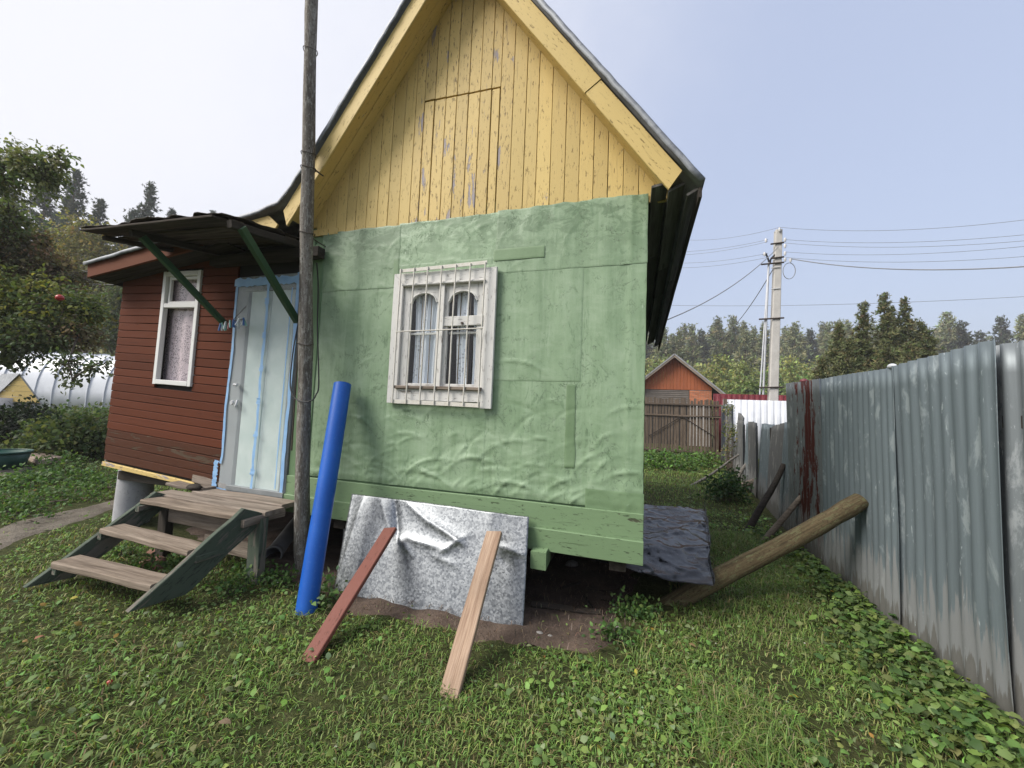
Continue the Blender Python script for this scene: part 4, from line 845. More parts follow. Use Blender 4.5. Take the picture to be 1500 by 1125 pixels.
# -- black crumpled sheet pushed under the right side of the house
u = np.linspace(0, 1, 90); v = np.linspace(0, 1, 100); U, Vv = np.meshgrid(u, v, indexing='ij')
c00, c10, c11, c01 = on_z(872, 820, .34), on_z(1053, 862, .285), on_z(1036, 748, .28), on_z(925, 738, .35)
P = (c00*(1-U)[..., None]+c10*U[..., None])*(1-Vv)[..., None]+(c01*(1-U)[..., None]+c11*U[..., None])*Vv[..., None]
rdg = lambda a_, b_: (1-np.abs(fbm(a_, b_, 3)))**4
dz = .030*fbm(U*2, Vv*3, 2)+.034*rdg(U*1.6+Vv*1.2+3, Vv*5-U*1.5)+.020*rdg(U*3, Vv*9+U*2+8)+.010*rdg(U*6+2, Vv*15+U*5+3)+.002*fbm(U*16, Vv*22, 3)-.045*np.sin(U*3.0)*np.clip(1-Vv*2.5, 0, 1)
P[..., 2] += .62*dz*np.clip(.35+U*2, 0, 1)-.008
rimf = np.clip((U-.955)/.045, 0, 1); P[..., 2] += .085*rimf**1.2*(.35+.65*np.clip(Vv*2, 0, 1))*(1+.4*fbm(Vv*6, U*0, 3)); P[..., 0] += -.03*rimf+.025*fbm(Vv*5, U*0+4, 3)*U
mk('black_sheet', P.reshape(-1, 3), grid_faces(90, 100), M['black_sheet'], smooth=True, solid=.003, tg=tags('crumpled glossy black sheet with a turned up edge beside the house corner', 'metal sheet'))
# -- logs and sticks propping the fence
a = np.array([.16, 3.52, -.12]); b = np.array([1.82, 4.07, .87])
m_, L_ = frame(a, b, (0, 0, 1)); V, Fp = tube_arrays([(L_*f, .010*math.sin(f*5), .008*math.sin(f*7)) for f in np.linspace(0, 1, 16)], np.linspace(.076, .068, 16)*(1+.025*rng.normal(size=16)), 18)
lg = root('log_prop', 'thick mossy log wedged slanting against the corrugated fence', 'log', tuple(a)); mk('trunk', V, Fp, M['log'], lg, smooth=True, mw=m_)
th = np.linspace(0, 2*math.pi, 16, endpoint=False); mk('cut_end', np.concatenate([[(L_+.004, .008*math.sin(7)*0, .0)], np.stack([np.full(16, L_), .069*np.cos(th), .069*np.sin(th)], -1)]), [(0, 1+i, 1+(i+1) % 16) for i in range(16)], M['grey_wood'], lg, mw=m_)
props = [((1116, 797), (1186, 713, 2.02), .035, 'plank', 'grey sawn pole propping the fence just behind the big log'), ((1097, 778), (1148, 680, 2.12), .045, 'branch', 'crooked dark branch leaning on the lower fence'),
         ((1078, 716), (1110, 703, 2.42), .07, 'log', 'short pale log lying against the far fence'), ((1012, 712), (1082, 668, 2.62), .03, 'branch', 'long thin stick leaning towards the far fence'), ((1072, 712), (1094, 680, 2.6), .045, 'branch', 'stubby stick propped beside the long thin one')]
for i, (g, (px, py, xx), r_, kind, lab) in enumerate(props):
    a = on_ground(*g); b = on_x(px, py, xx)
    P = [a+(b-a)*f+np.array([0, 0, .03*math.sin(f*5+i)*(kind == 'branch')]) for f in np.linspace(-.04, 1, 9)]
    tube('branch_prop' if kind != 'log' else 'log_prop', P, np.linspace(r_*1.1, r_*.8, 9), M['grey_wood'] if i in (0, 2) else M['dark_wood'] if i == 1 else M['pole'], n=9, rough=.06, tg=tags(lab, 'prop', 'props against the fence'))

# ================================================================== FENCES
fence = root('corrugated_fence', 'tall patched corrugated metal fence along the right side', 'fence', (1.86, 4.5, 0))
def panel(p0, p1, z0, t0, t1, mat, pitch=.085, amp=.012, lean=0.0, lab=None, rag=.006, sag=None, name='fence_sheet'):
    p0 = np.array(p0); p1 = np.array(p1); L = np.linalg.norm(p1-p0); d = (p1-p0)/L; nn = np.array([-d[1], d[0]])
    nu = int(L/pitch*8)+2; nv = 14; u = np.linspace(0, 1, nu); v = np.linspace(0, 1, nv); U, Vv = np.meshgrid(u, v, indexing='ij'); s_ = random.uniform(0, 60)
    top = t0+(t1-t0)*u+rag*fbm(u*L*4+s_, u*0, 3); Z = z0+(top[:, None]-z0)*Vv
    wv = amp*np.cos(2*math.pi*U*L/pitch)+.012*fbm(U*L*1.2+s_, Vv*2, 3)+.02*fbm(U*L*.6+s_, Vv*1.0+s_, 2)+lean*Vv
    sl = .012*fbm(Vv*2+s_, U*0, 2)
    X = p0[0]+d[0]*(U*L+sl)+nn[0]*wv; Y = p0[1]+d[1]*(U*L+sl)+nn[1]*wv
    return mk(name, np.stack([X, Y, Z], -1).reshape(-1, 3), grid_faces(nu, nv), M[mat], fence, smooth=True, solid=.003, tg=dict(label=lab) if lab else None)
FX = 1.855
panel((FX+.03, 1.55), (FX+.03, 2.86), -.08, 1.93, 1.97, 'fence_near', .11, .019, lab='paler grey corrugated sheet at the near end')
panel((FX, 2.735), (FX, 3.63), -.08, 1.99, 1.955, 'fence_zinc', .10, .012, lean=.03); panel((FX-.012, 3.60), (FX-.005, 4.84), -.08, 1.945, 1.965, 'fence_zinc', .085, .011)
panel((FX+.02, 4.855), (FX+.07, 5.98), -.08, 1.975, 2.01, 'fence_red', .10, .013, lab='zinc sheet with flaking dark red paint', lean=.03)
ys_ = [(2.0, 5.95), (2.11, 6.95), (2.23, 7.95), (2.33, 8.9), (2.45, 9.9), (2.56, 10.9), (2.67, 11.9)]; tops = [1.54, 1.50, 1.46, 1.47, 1.50, 1.46, 1.5]
for i in range(6):
    panel(ys_[i], (ys_[i+1][0], ys_[i+1][1]+.06), -.08, tops[i], tops[i+1]+random.uniform(-.05, .05), 'fence_old' if i % 2 else 'fence_zinc', .11, .018, lean=random.uniform(-.12, .02), rag=.02)
panel((2.70, 12.1), (2.85, 13.3), -.08, 1.6, 1.75, 'fence_old', .13, .02, lean=-.15, rag=.03); panel((2.85, 13.4), (3.1, 15.6), -.08, 2.0, 2.05, 'fence_slate', .13, .025, lean=.0, rag=.05); panel((2.98, 15.6), (3.25, 16.4), -.08, 2.0, 2.1, 'fence_slate', .13, .025)
for z_ in (.55, 1.55):
    plank('fence_rail', (FX+.06, 1.6, z_), (FX+.10, 5.9, z_), .07, .04, (1, 0, 0), M['dark_wood'], fence)
for y_ in (1.7, 3.3, 4.84, 6.0, 8.0, 10.0, 12.0):
    xf = FX+.11 if y_ < 6 else np.interp(y_, [6, 12], [2.12, 2.80]); plank('fence_post', (xf, y_, -.2), (xf, y_, 1.85 if y_ < 6 else 1.4), .09, .09, (1, 0, 0), M['dark_wood'], fence)
lump('rail_cap', (FX-.005, 3.66, 1.955), (.02, .05, .02), M['white_sheet'], parent=fence, n=7)
# -- picket gate at the back
gate = root('picket_gate', 'brown wooden picket gate with thin diagonal braces closing the back of the yard', 'gate', (1.3, 16.5, 0)); x = -1.6
while x < 3.12:
    w_ = random.uniform(.07, .095); plank('picket', (x, 16.5+random.uniform(-.01, .01), .16+random.uniform(-.04, .04)), (x+random.uniform(-.02, .02), 16.5, 2.26-.02*(x-.5)+random.uniform(-.06, .06)), w_, .025, (0, -1, 0), M['picket'], gate, segs=1, jit=.004); x += w_+.030
for z_, tz_ in ((2.05, .06), (1.62, .06), (.26, .07)):
    plank('rail', (-1.65, 16.455, z_), (3.3, 16.455, z_-.03), tz_, .05, (0, -1, 0), M['picket'], gate, segs=2)
for a, b in (((.55, .75), (1.75, 1.58)), ((2.9, .85), (1.75, 1.58)), ((1.75, 1.55), (3.1, 1.62))):
    plank('brace', (a[0], 16.44, a[1]), (b[0], 16.44, b[1]), .035, .02, (0, -1, 0), M['dark_wood'], gate, segs=1)
plank('gate_post', (3.28, 16.6, -.2), (3.28, 16.6, 2.3), .12, .12, (0, -1, 0), M['picket'], gate, segs=2); plank('bottom_log', (1.0, 16.43, .10), (3.2, 16.42, .06), .08, .06, (0, -1, 0), M['dark_wood'], gate)
# -- white profiled fence and dark red coping behind
wf = root('white_fence', 'white profiled metal fence behind the picket gate', 'fence', (6, 18, 0)); zt = on_y(1100, 586, 18)[2]
for i in range(5):
    x0 = 3.48+1.15*i; n = 90; xx = np.linspace(x0, x0+1.17, n); ph = ((xx-3.48)/.23) % 1; yy = 18-.03*np.clip(np.minimum(ph, 1-ph)*8-1, 0, 1)+.004*(i % 2)
    V = np.concatenate([np.stack([xx, yy, np.zeros(n)], -1), np.stack([xx, yy, np.full(n, zt)], -1)]); mk('fence_sheet', V, np.array([(k, k+1, n+k+1, n+k) for k in range(n-1)]), M['white_sheet'], wf, solid=.003)
rf = root('red_fence', 'dark red metal fence peeping over the white fence', 'fence', (5, 20.5, 0)); zr = on_y(1060, 577, 20.5)[2]
for i in range(5):
    x0 = 3.55+1.15*i; n = 60; xx = np.linspace(x0, x0+1.17, n); yy = 20.5-.015*np.sign(np.sin(xx*27))
    V = np.concatenate([np.stack([xx, yy, np.zeros(n)], -1), np.stack([xx, yy, np.full(n, zr)], -1)]); mk('fence_sheet', V, np.array([(k, k+1, n+k+1, n+k) for k in range(n-1)]), M['dark_red'], rf, solid=.003)
lump('roof_peak', on_x(1178, 558, 14), (.32, .32, .2), M['dark_red'], tags('small red roof peak showing above the flaked red fence sheet', 'roof'), n=8)
# -- orange brown garage behind the gate
GYY = 24.0; ap = on_y(987, 521, GYY); re = on_y(1061, 580, GYY); wl_ = on_y(1043, 560, GYY)
gar = root('garage', 'orange brown gabled garage with brick corner behind the picket gate', 'garage', (ap[0], GYY, 0)); hwid = re[0]-ap[0]; xw = wl_[0]; xl = 2*ap[0]-xw; slp = (ap[2]-re[2])/hwid
zg = on_y(1000, 571, GYY)[2]; zs0 = on_y(1000, 586, GYY)[2]
nbd = 22
for i in range(nbd):
    a = xl+(xw-xl)*i/nbd; b = xl+(xw-xl)*(i+1)/nbd; xc = (a+b)/2; zt_ = ap[2]-.12-slp*abs(xc-ap[0])
    plank('gable_board', (xc, GYY, zg), (xc, GYY, zt_), (b-a)-.008, .03, (0, -1, 0), M['orange_wall'], gar, segs=1, jit=0, cut1=slp if xc > ap[0] else -slp)
box('wall_core', (xl, GYY+.06, 0), (xw, GYY+7, zg+.3), M['core'], gar)
xb = on_y(1010, 575, GYY)[0]
box('brick_corner', (xb, GYY+.012, 0), (xw, GYY+.05, zg-.01), M['mortar'], gar); bc = gar.children[-1] if False else None
zc = zg-.075; row = 0
while zc > zg-.85:
    x = xb-(.13 if row % 2 else 0)
    while x < xw-.02:
        a = max(x, xb); b = min(x+.25, xw)
        if b-a > .05: box('brick', (a, GYY-.005+random.uniform(0, .006), zc-.033), (b-.012, GYY+.02, zc+.034), M['brick'], gar)
        x += .26
    zc -= .079; row += 1
for k in range(8):
    plank('shutter_slat', (xl+.2, GYY+.02, zg-.06-.11*k), (xb-.03, GYY+.02, zg-.06-.11*k), .10, .02, (0, -1, .2), M['shutter'], gar, segs=1, jit=0)
for sgn in (1, -1):
    a = (ap[0], ap[2]+.03); b = (ap[0]+sgn*(hwid+.1), re[2]-.05)
    V = [(a[0], GYY-.45, a[1]), (b[0], GYY-.45, b[1]), (b[0], GYY+7.4, b[1]), (a[0], GYY+7.4, a[1])]; mk('roof', V, [(0, 1, 2, 3)], M['asbestos'], gar, solid=.07)
    plank('barge_board', (a[0], GYY-.42, a[1]-.09), (b[0], GYY-.42, b[1]-.09), .14, .03, (0, -1, 0), M['grey_wood'], gar, segs=2)
# -- concrete power pole
KY = 18.6; kt = on_y(1140, 338, KY); kb = on_y(1132, 590, KY); kd = (kb-kt)/(kt[2]-kb[2]); kbase = kt+kd*(kt[2]+.3)
pp = root('power_pole', 'square concrete power pole with steel conduits above the back fence', 'power pole', (kbase[0], kbase[1], 0))
def kp(z): return kt+kd*(kt[2]-z)
plank('shaft', tuple(kbase), tuple(kt), .36, .30, (0, -1, 0), M['pylon'], pp, segs=6, jit=.002, bev=.02, w1=.24)
lump('top_cap', tuple(kt-np.array([0, 0, .06])), (.12, .14, .10), M['steel'], parent=pp, n=7)
for px0, px1, w_ in ((1117, 1127, .04), (1122, 1127, .055)):
    a = on_y(px0-4, 578, KY-.1); b = on_y(px1-1, 385, KY-.1); tube('conduit', [a, b], [w_*.75]*2, M['galv_pipe'], pp, n=8)
zt_ = on_y(1127, 385, KY)[2]
for dx_ in (-.02, .10):
    b = on_y(1127, 385, KY-.1); tube('cable_bend', smooth_pts([b+np.array([dx_*.3, 0, 0]), b+np.array([dx_-.03, 0, .18]), b+np.array([dx_*2-.1 if dx_ < 0 else .32, 0, .42]), b+np.array([dx_*3-.16 if dx_ < 0 else .42, 0, .36])]), .035, M['black'], pp, n=7)
for py, ln in ((357, .0), (378, .0), (386, -.35), (467, -.42), (568, -.4)):
    c = on_y(1137, py, KY-.18); tube('bracket', [c+np.array([ln-.2, 0, 0]), c+np.array([.28, 0, .03])], [.035]*2, M['steel'], pp, n=6)
for py in (392, 423):
    c = on_y(1136, py, KY-.17); tube('band', [c+np.array([-.16, 0, 0]), c+np.array([.16, 0, .01])], [.022]*2, M['insul'], pp, n=6)
for px, py in ((1150, 351), (1150, 360), (1150, 371), (1150, 380), (1122, 352), (1120, 372), (1158, 381), (1142, 336)):
    c = on_y(px, py, KY-.2); tube('insulator', [c+np.array([0, 0, -.09]), c, c+np.array([0, 0, .07])], [.03, .055, .035], M['insul'], pp, n=8)
c = on_y(1158, 395, KY-.15); a_ = np.linspace(0, 2*math.pi, 20); tube('cable_coil', np.stack([c[0]-.05+.22*np.cos(a_), np.full(20, c[1]), c[2]-.05+.34*np.sin(a_)], -1), .014, M['wire'], pp, n=6)
# overhead wires, each one a wire
def wire(q0, q1, y0, y1, sag, lab, r_=.0075, mat='wire', grp='overhead power wires'):
    a = on_y(*q0, y0); b = on_y(*q1, y1); t = np.linspace(0, 1, 14)
    P = a[None]*(1-t)[:, None]+b[None]*t[:, None]; P[:, 2] -= sag*4*t*(1-t); tube('power_wire', P, r_, M[mat], n=5, tg=tags(lab, 'wire', grp), cap=False)
wire((1142, 333), (1510, 321), KY-.2, 16, .25, 'topmost overhead wire running right from the concrete pole'); wire((1142, 333), (985, 350), KY-.2, 22, .25, 'topmost overhead wire running left from the concrete pole')
for k, (ya, yb) in enumerate(((351, 343), (356, 352), (369, 360), (377, 375))):
    wire((1150, ya), (1510, yb), KY-.2, 16, .2, ['second', 'third', 'fourth', 'fifth'][k]+' overhead wire from the top on the right of the pole')
wire((1158, 379), (1510, 390), KY-.2, 14, .25, 'thicker black cable running right from the pole, lowest of its bundle', .018)
for k, (ya, yb) in enumerate(((351, 369), (354, 374), (371, 385), (377, 392))):
    wire((1125, ya), (975, yb), KY-.2, 22, .15, ['second', 'third', 'fourth', 'fifth'][k]+' overhead wire from the top on the left of the pole')
wire((1140, 362), (960, 475), KY-.2, 11, .35, 'thick cable sloping down left from the pole to the house', .016); wire((1132, 395), (1050, 500), KY-.2, 26, .4, 'cable sloping down left behind the far trees', .018); wire((930, 446), (1510, 434), 34, 30, .3, 'lone thin wire crossing behind the pole at half height', .014)
tube('overhead_cable', smooth_pts([at(-60, 408, 9), at(60, 413, 9.3), at(150, 417, 9.6), at(230, 418, 9.8)]), .014, M['black'], n=6, tg=tags('black cable strung across the apple tree at left', 'cable'))
for k in range(4): wire((120, 396+k*4), (230, 408+k*3), 12, 11, .1, ['uppermost', 'second', 'third', 'lowest'][k]+' of the thin wires under the veranda eave', .006, grp='wires left of the veranda')
# -- peg hanger on the strut
pc_ = on_y(340, 474, 2.88); ph = root('peg_hanger', 'wire ring of blue and white clothes pegs hung by the door', 'peg hanger', tuple(pc_-np.array([0, 0, .08])))
a_ = np.linspace(0, 2*math.pi, 22); vv, ff = tube_arrays(np.stack([pc_[0]+.14*np.cos(a_), pc_[1]+.05*np.sin(a_), pc_[2]+.015+.03*np.sin(a_+1)], -1), [.003]*22, 5); mk('ring', vv, ff, M['steel'], ph)
tube('hook', smooth_pts([pc_+np.array([0, 0, .03]), pc_+np.array([.05, .02, .10]), pc_+np.array([.09, .06, .19])]), .003, M['steel'], ph, n=5)
pm = ['peg_blue', 'peg_white', 'peg_green', 'peg_white', 'peg_blue', 'peg_pink', 'peg_green', 'peg_white', 'peg_blue', 'peg_green', 'peg_white', 'peg_green', 'peg_blue', 'peg_white']
for i, mm in enumerate(pm):
    t = 2*math.pi*i/len(pm)+random.uniform(-.15, .15); c = pc_+np.array([.14*math.cos(t), .05*math.sin(t), .03*math.sin(t+1)+.03]); tl = random.uniform(-.035, .035)
    plank('peg', tuple(c), tuple(c+np.array([tl, random.uniform(-.02, .02), -.075])), .012, .016, (0, -1, .1), M[mm], ph, segs=1, jit=.001, bev=.002)

# ================================================================== LEFT GARDEN
# -- tunnel greenhouse
ga, gb = at(62, 604, 15.0), at(175, 612, 15.2); ga[2] = height(ga[0], ga[1]); gb[2] = height(gb[0], gb[1])
gdir = gb-ga; gdir[2] = 0; gdir /= np.linalg.norm(gdir); A = ga-gdir*5; B = gb+gdir*3; Lg = np.linalg.norm((B-A)[:2]); perp = np.array([-gdir[1], gdir[0], 0]); perp = perp if perp@fw > 0 else -perp
gh = root('greenhouse', 'white arched tunnel greenhouse half hidden by the apple tree', 'greenhouse', tuple((A+B)/2)); zg0 = float(height(ga[0], ga[1]))-.05
def arch(s_, r_=1.0):
    th = np.linspace(0, math.pi, 22); return A[None]*0+np.stack([A[0]+gdir[0]*s_+perp[0]*(1.35-1.35*r_*np.cos(th)), A[1]+gdir[1]*s_+perp[1]*(1.35-1.35*r_*np.cos(th)), zg0+2.3*r_*np.sin(th)**.6], -1)
nn_ = 60; ss = np.linspace(0, Lg, nn_); V = np.concatenate([arch(s_, 1.0+.006*math.sin(s_*19)) for s_ in ss]); mk('cover', V, grid_faces(nn_, 22), M['ghouse'], gh, smooth=True, solid=.01)
for s_ in np.arange(.3, Lg, .62):
    vv, ff = tube_arrays(arch(s_, 1.016), [.022]*22, 6); mk('rib', vv, ff, M['white_sheet'], gh, smooth=True)
# -- yellow well house
wa = at(28, 549, 10.5); wr, wlft = at(59, 590, 10.5), at(-14, 590, 10.5); wd = (wr-wlft); wd[2] = 0; ww = np.linalg.norm(wd); wd /= ww; back = np.array([-wd[1], wd[0], 0]); back = back if back@fw > 0 else -back; back = back*.45-wd*.9; back /= np.linalg.norm(back)
well = root('well_house', 'little yellow gabled well house with ribbed metal roof', 'well house', (wa[0], wa[1], float(height(wa[0], wa[1]))))
nbw = 5; hgt = wa[2]-wr[2]; cxm = (wlft+wr)/2; cxm[2] = wr[2]
for k in range(nbw):
    f0, f1 = k/nbw, (k+1)/nbw; z0_, z1_ = wr[2]+hgt*f0, wr[2]+hgt*f1-.006; h0, h1 = ww/2*(1-f0), max(ww/2*(1-f1), .004)
    V = [cxm-wd*h0, cxm+wd*h0, cxm+wd*h1, cxm-wd*h1]; V = [np.array([q[0], q[1], z_]) for q, z_ in zip(V, (z0_, z0_, z1_, z1_))]; V += [q+back*.03 for q in V]
    mk('gable_board', V, [(0, 1, 2, 3), (7, 6, 5, 4), (0, 4, 5, 1), (1, 5, 6, 2), (2, 6, 7, 3), (3, 7, 4, 0)], M['yellow'], well)
for sgn in (-1, 1):
    e = cxm+wd*sgn*(ww/2+.06); apx = np.array([cxm[0], cxm[1], wa[2]+.03]); e[2] = wr[2]-.06; nr_ = 10
    for k in range(nr_):
        o_ = back*(-.06+1.5*k/nr_); o2 = back*(-.06+1.5*(k+.86)/nr_); up_ = np.array([0, 0, .02]); V = [apx+o_, e+o_, e+o2, apx+o2, apx+(o_+o2)/2+up_, e+(o_+o2)/2+up_]
        mk('roof_rib', V, [(0, 1, 5, 4), (4, 5, 2, 3)], M['flash'], well)
    V = [apx-back*.065, e-back*.065, e+back*1.45, apx+back*1.45]; mk('roof', V, [(0, 1, 2, 3)], M['flash'], well, solid=.02)
zgw = float(height(cxm[0], cxm[1]))
for so in (-.5, .5):
    q = cxm+wd*so*ww*.7+back*.3; plank('post', (q[0], q[1], zgw-.1), (q[0], q[1], wr[2]+.05), .09, .09, tuple(back), M['grey_wood'], well)
q = cxm+back*.6; V, Fp = tube_arrays([(q[0], q[1], zgw-.1), (q[0], q[1], zgw+.7)], [.5, .5], 20); mk('well_ring', V, Fp, M['concrete'], well, smooth=True, solid=.08)
lump('knot', tuple(on_y(14, 572, (cxm-back*.05)[1])-fw*.02), (.14, .03, .05), M['dark_wood'], parent=well, n=6)
# -- green tub, pink slab, post
tb = on_ground(-6, 684); tub = root('garden_tub', 'dark green plastic tub at the left edge of the garden', 'tub', tuple(tb)); 
V, Fp = tube_arrays([(tb[0], tb[1], tb[2]-.03), (tb[0], tb[1], tb[2]+.24)], [.30, .36], 28); mk('tub_wall', V, Fp, M['tub'], tub, smooth=True, solid=.012)
V, Fp = tube_arrays([(tb[0], tb[1], tb[2]+.235), (tb[0], tb[1], tb[2]+.262)], [.375, .375], 28); mk('rim', V, Fp, M['tub'], tub, smooth=True, solid=.02)
th = np.linspace(0, 2*math.pi, 28, endpoint=False); mk('water', np.stack([tb[0]+.335*np.cos(th), tb[1]+.335*np.sin(th), np.full(28, tb[2]+.16)], -1), [tuple(range(28))], M['black'], tub)
sl = [on_ground(*q) for q in ((25, 668), (60, 666), (92, 676), (55, 684))]; sc_ = np.mean(sl, axis=0)
V = [np.array([q[0], q[1], sc_[2]-.05]) for q in sl]+[np.array([q[0], q[1], sc_[2]+.07]) for q in sl]
mk('stone_slab', V, [(3, 2, 1, 0), (4, 5, 6, 7), (0, 1, 5, 4), (1, 2, 6, 5), (2, 3, 7, 6), (3, 0, 4, 7)], M['slab'], tg=tags('flat pinkish slab lying on the ground beside the green tub', 'slab'))

# ================================================================== VEGETATION
def unit(v): return v/(np.linalg.norm(v, axis=-1, keepdims=True)+1e-9)
def leaves(C, Dn, Up, L, Wd, col, droop=.25):
    """many small leaves: centre, direction, normal, length, width"""
    n = len(C); Dn = unit(Dn); S = unit(np.cross(Dn, Up)); Nn = np.cross(S, Dn); L = L[:, None]; Wd = Wd[:, None]
    pts = [C, C+Dn*L*.38+S*Wd*.5+Nn*L*.07, C+Dn*L*.38-S*Wd*.5+Nn*L*.07, C+Dn*L*.75+S*Wd*.34, C+Dn*L*.75-S*Wd*.34, C+Dn*L-Nn*L*droop]
    V = np.stack(pts, 1).reshape(-1, 3); b = np.arange(n)[:, None, None]*6
    T = np.array([(0, 2, 1), (1, 2, 4), (1, 4, 3), (3, 4, 5)])[None]+b
    return V, T.reshape(-1, 3), np.repeat(col, 6, 0)
def blades(C, Dh, H, Wd, lean, col):
    n = len(C); S = np.stack([-Dh[:, 1], Dh[:, 0], np.zeros(n)], -1); H = H[:, None]; Wd = Wd[:, None]; lean = lean[:, None]; Z = np.array([[0, 0, 1.0]])
    m1 = C+Dh*H*lean*.30+Z*H*.55; tip = C+Dh*H*lean*1.05+Z*H*np.clip(1.05-lean*.62, .12, 1)
    V = np.stack([C-S*Wd*.5, C+S*Wd*.5, m1-S*Wd*.42, m1+S*Wd*.42, tip], 1).reshape(-1, 3); b = np.arange(n)[:, None, None]*5
    T = np.array([(0, 1, 3), (0, 3, 2), (2, 3, 4)])[None]+b
    cc = np.repeat(col, 5, 0)
    return V, T.reshape(-1, 3), cc
def joinc(parts):
    V = np.concatenate([p[0] for p in parts]); off = np.cumsum([0]+[len(p[0]) for p in parts[:-1]]); Fc = np.concatenate([p[1]+o for p, o in zip(parts, off)]); return V, Fc, np.concatenate([p[2] for p in parts])
def rdir(n): return unit(rng.normal(size=(n, 3)))
def palette(n, cols, var=.22):
    c = np.asarray(cols)[rng.integers(0, len(cols), n)]; return np.clip(c*(1+var*rng.normal(size=(n, 1)))*(1+.08*rng.normal(size=(n, 3))), .004, 1)

# -- the lawn: grass blades and low broad leaves
def sample(n, r0_, r1_, e, half=1.75):
    u = rng.random(n); k = 2-e; r = (r0_**k+(r1_**k-r0_**k)*u)**(1/k); a = math.atan2(fw[0], fw[1])+rng.uniform(-half, half, n)
    return r*np.sin(a), r*np.cos(a), r
def lawn_ok(x, y, soil_p=.04):
    ok = ~((y > 3.0) & (x > -5.85) & (x < .06) & (y < 7.35)); ok &= ~((x > np.where(y < 6, 1.83, 1.83+(y-6)*.145)) & (y > 1.4) & (y < 16.4)); ok &= y < 22
    s_ = inpoly(x+.08*fbm(x*4, y*4, 3), y+.08*fbm(x*4+7, y*4, 3), SOIL); ok &= (~s_) | (rng.random(len(x)) < soil_p)
    xj, yj = x+.30*fbm(x*3, y*3, 4), y+.30*fbm(x*3+7, y*3, 4); ok &= (~(inpoly(xj, yj, PATH) | inpoly(xj, yj, PATH2))) | (rng.random(len(x)) < .06)
    ok &= ~((np.hypot((x+.62)/1.3, y-1.52) < .11+.05*fbm(x*9, y*9, 2)) & (rng.random(len(x)) < .85))      # small bare spot
    ok &= ~((x > -.35) & (x < .45) & (y > 3.3) & (y < 5.2))
    ok &= rng.random(len(x)) < np.clip(1.15+1.5*np.minimum(fbm(x*2.6+31, y*2.6, 4)+.15, 0)*3, .35, 1)     # worn thin patches
    return ok
GREENS = [(.150, .250, .055), (.180, .285, .066), (.120, .210, .050), (.210, .295, .078), (.245, .275, .10)]
x, y, r = sample(400000, .7, 20, 1.5); ok = lawn_ok(x, y); x, y, r = x[ok], y[ok], r[ok]
tuft = fbm(x*1.3, y*1.3, 3); tall = np.clip(1+.7*tuft, .5, 1.8)
edge = np.exp(-((x-1.75)/.18)**2)*(y < 6)+np.exp(-((y-2.72)/.15)**2)*(x > -.4)*(x < .1)+.6*(y > 9)
h = (.026+.040*rng.random(len(x))**1.5)*tall*(1+.8*edge)*(1+.02*r); a = rng.uniform(0, 2*math.pi, len(x))+1.0*fbm(x*.9, y*.9, 2); Dh = np.stack([np.cos(a), np.sin(a), np.zeros(len(x))], -1)
col = palette(len(x), GREENS, .2); dry = rng.random(len(x)) < .10+.10*np.clip(fbm(x*1.1+70, y*1.1, 3)*3, 0, 1); col[dry] = palette(dry.sum(), [(.26, .22, .10), (.20, .16, .075)], .2)
col *= (1+.28*fbm(x*.6+3, y*.6, 3))[:, None]
gr1 = blades(np.stack([x, y, height(x, y)-.004], -1), Dh, h, (.0032+.0016*rng.random(len(x)))*(1+.16*r), .35+1.25*rng.random(len(x)), col)
mk('lawn_grass', *gr1[:2], M['grass'], col=gr1[2], tg=tags('short uneven green grass covering the yard', 'grass', kind='stuff'))
x, y, r = sample(125000, .7, 16, 1.55); ok = lawn_ok(x, y, .02)
kind = fbm(x*.9+40, y*.9-8, 3)+.30*np.clip((x-.5)/1.0, 0, 1)*(y > .8)+.25*(x < -1.5); ok &= rng.random(len(x)) < np.clip(.36+1.1*kind, .06, .95); x, y, r = x[ok], y[ok], r[ok]; n = len(x)
big = np.clip((x-.7)/.9, 0, 1)*(y < 7); size = (.009+.020*rng.random(n)**2.2)*(1+.7*big*rng.random(n)**2)*(1+.05*r); a = rng.uniform(0, 2*math.pi, n)
el = rng.uniform(-.1, .75, n); Dn = np.stack([np.cos(a)*np.cos(el), np.sin(a)*np.cos(el), np.sin(el)], -1); Up = unit(np.array([0, 0, 1.0])+.35*rng.normal(size=(n, 3)))
C = np.stack([x, y, height(x, y)+.008+(.03+.05*big)*rng.random(n)], -1)
col = palette(n, [(.135, .235, .056), (.165, .270, .066), (.11, .190, .052), (.20, .285, .078), (.20, .26, .12)], .2); col *= (1+.55*big*rng.random(n)[...])[:, None]; col *= (1+.25*fbm(x*.6+3, y*.6, 3))[:, None]
ye = rng.random(n) < .015; col[ye] = palette(ye.sum(), [(.36, .30, .05), (.3, .19, .05)], .15)
gr2 = leaves(C, Dn, Up, size*1.5, size*1.05, col, .2)
mk('lawn_weeds', *gr2[:2], M['leaf'], col=gr2[2], tg=tags('low broad leaved clover and weeds growing through the lawn', 'weeds', kind='stuff'))
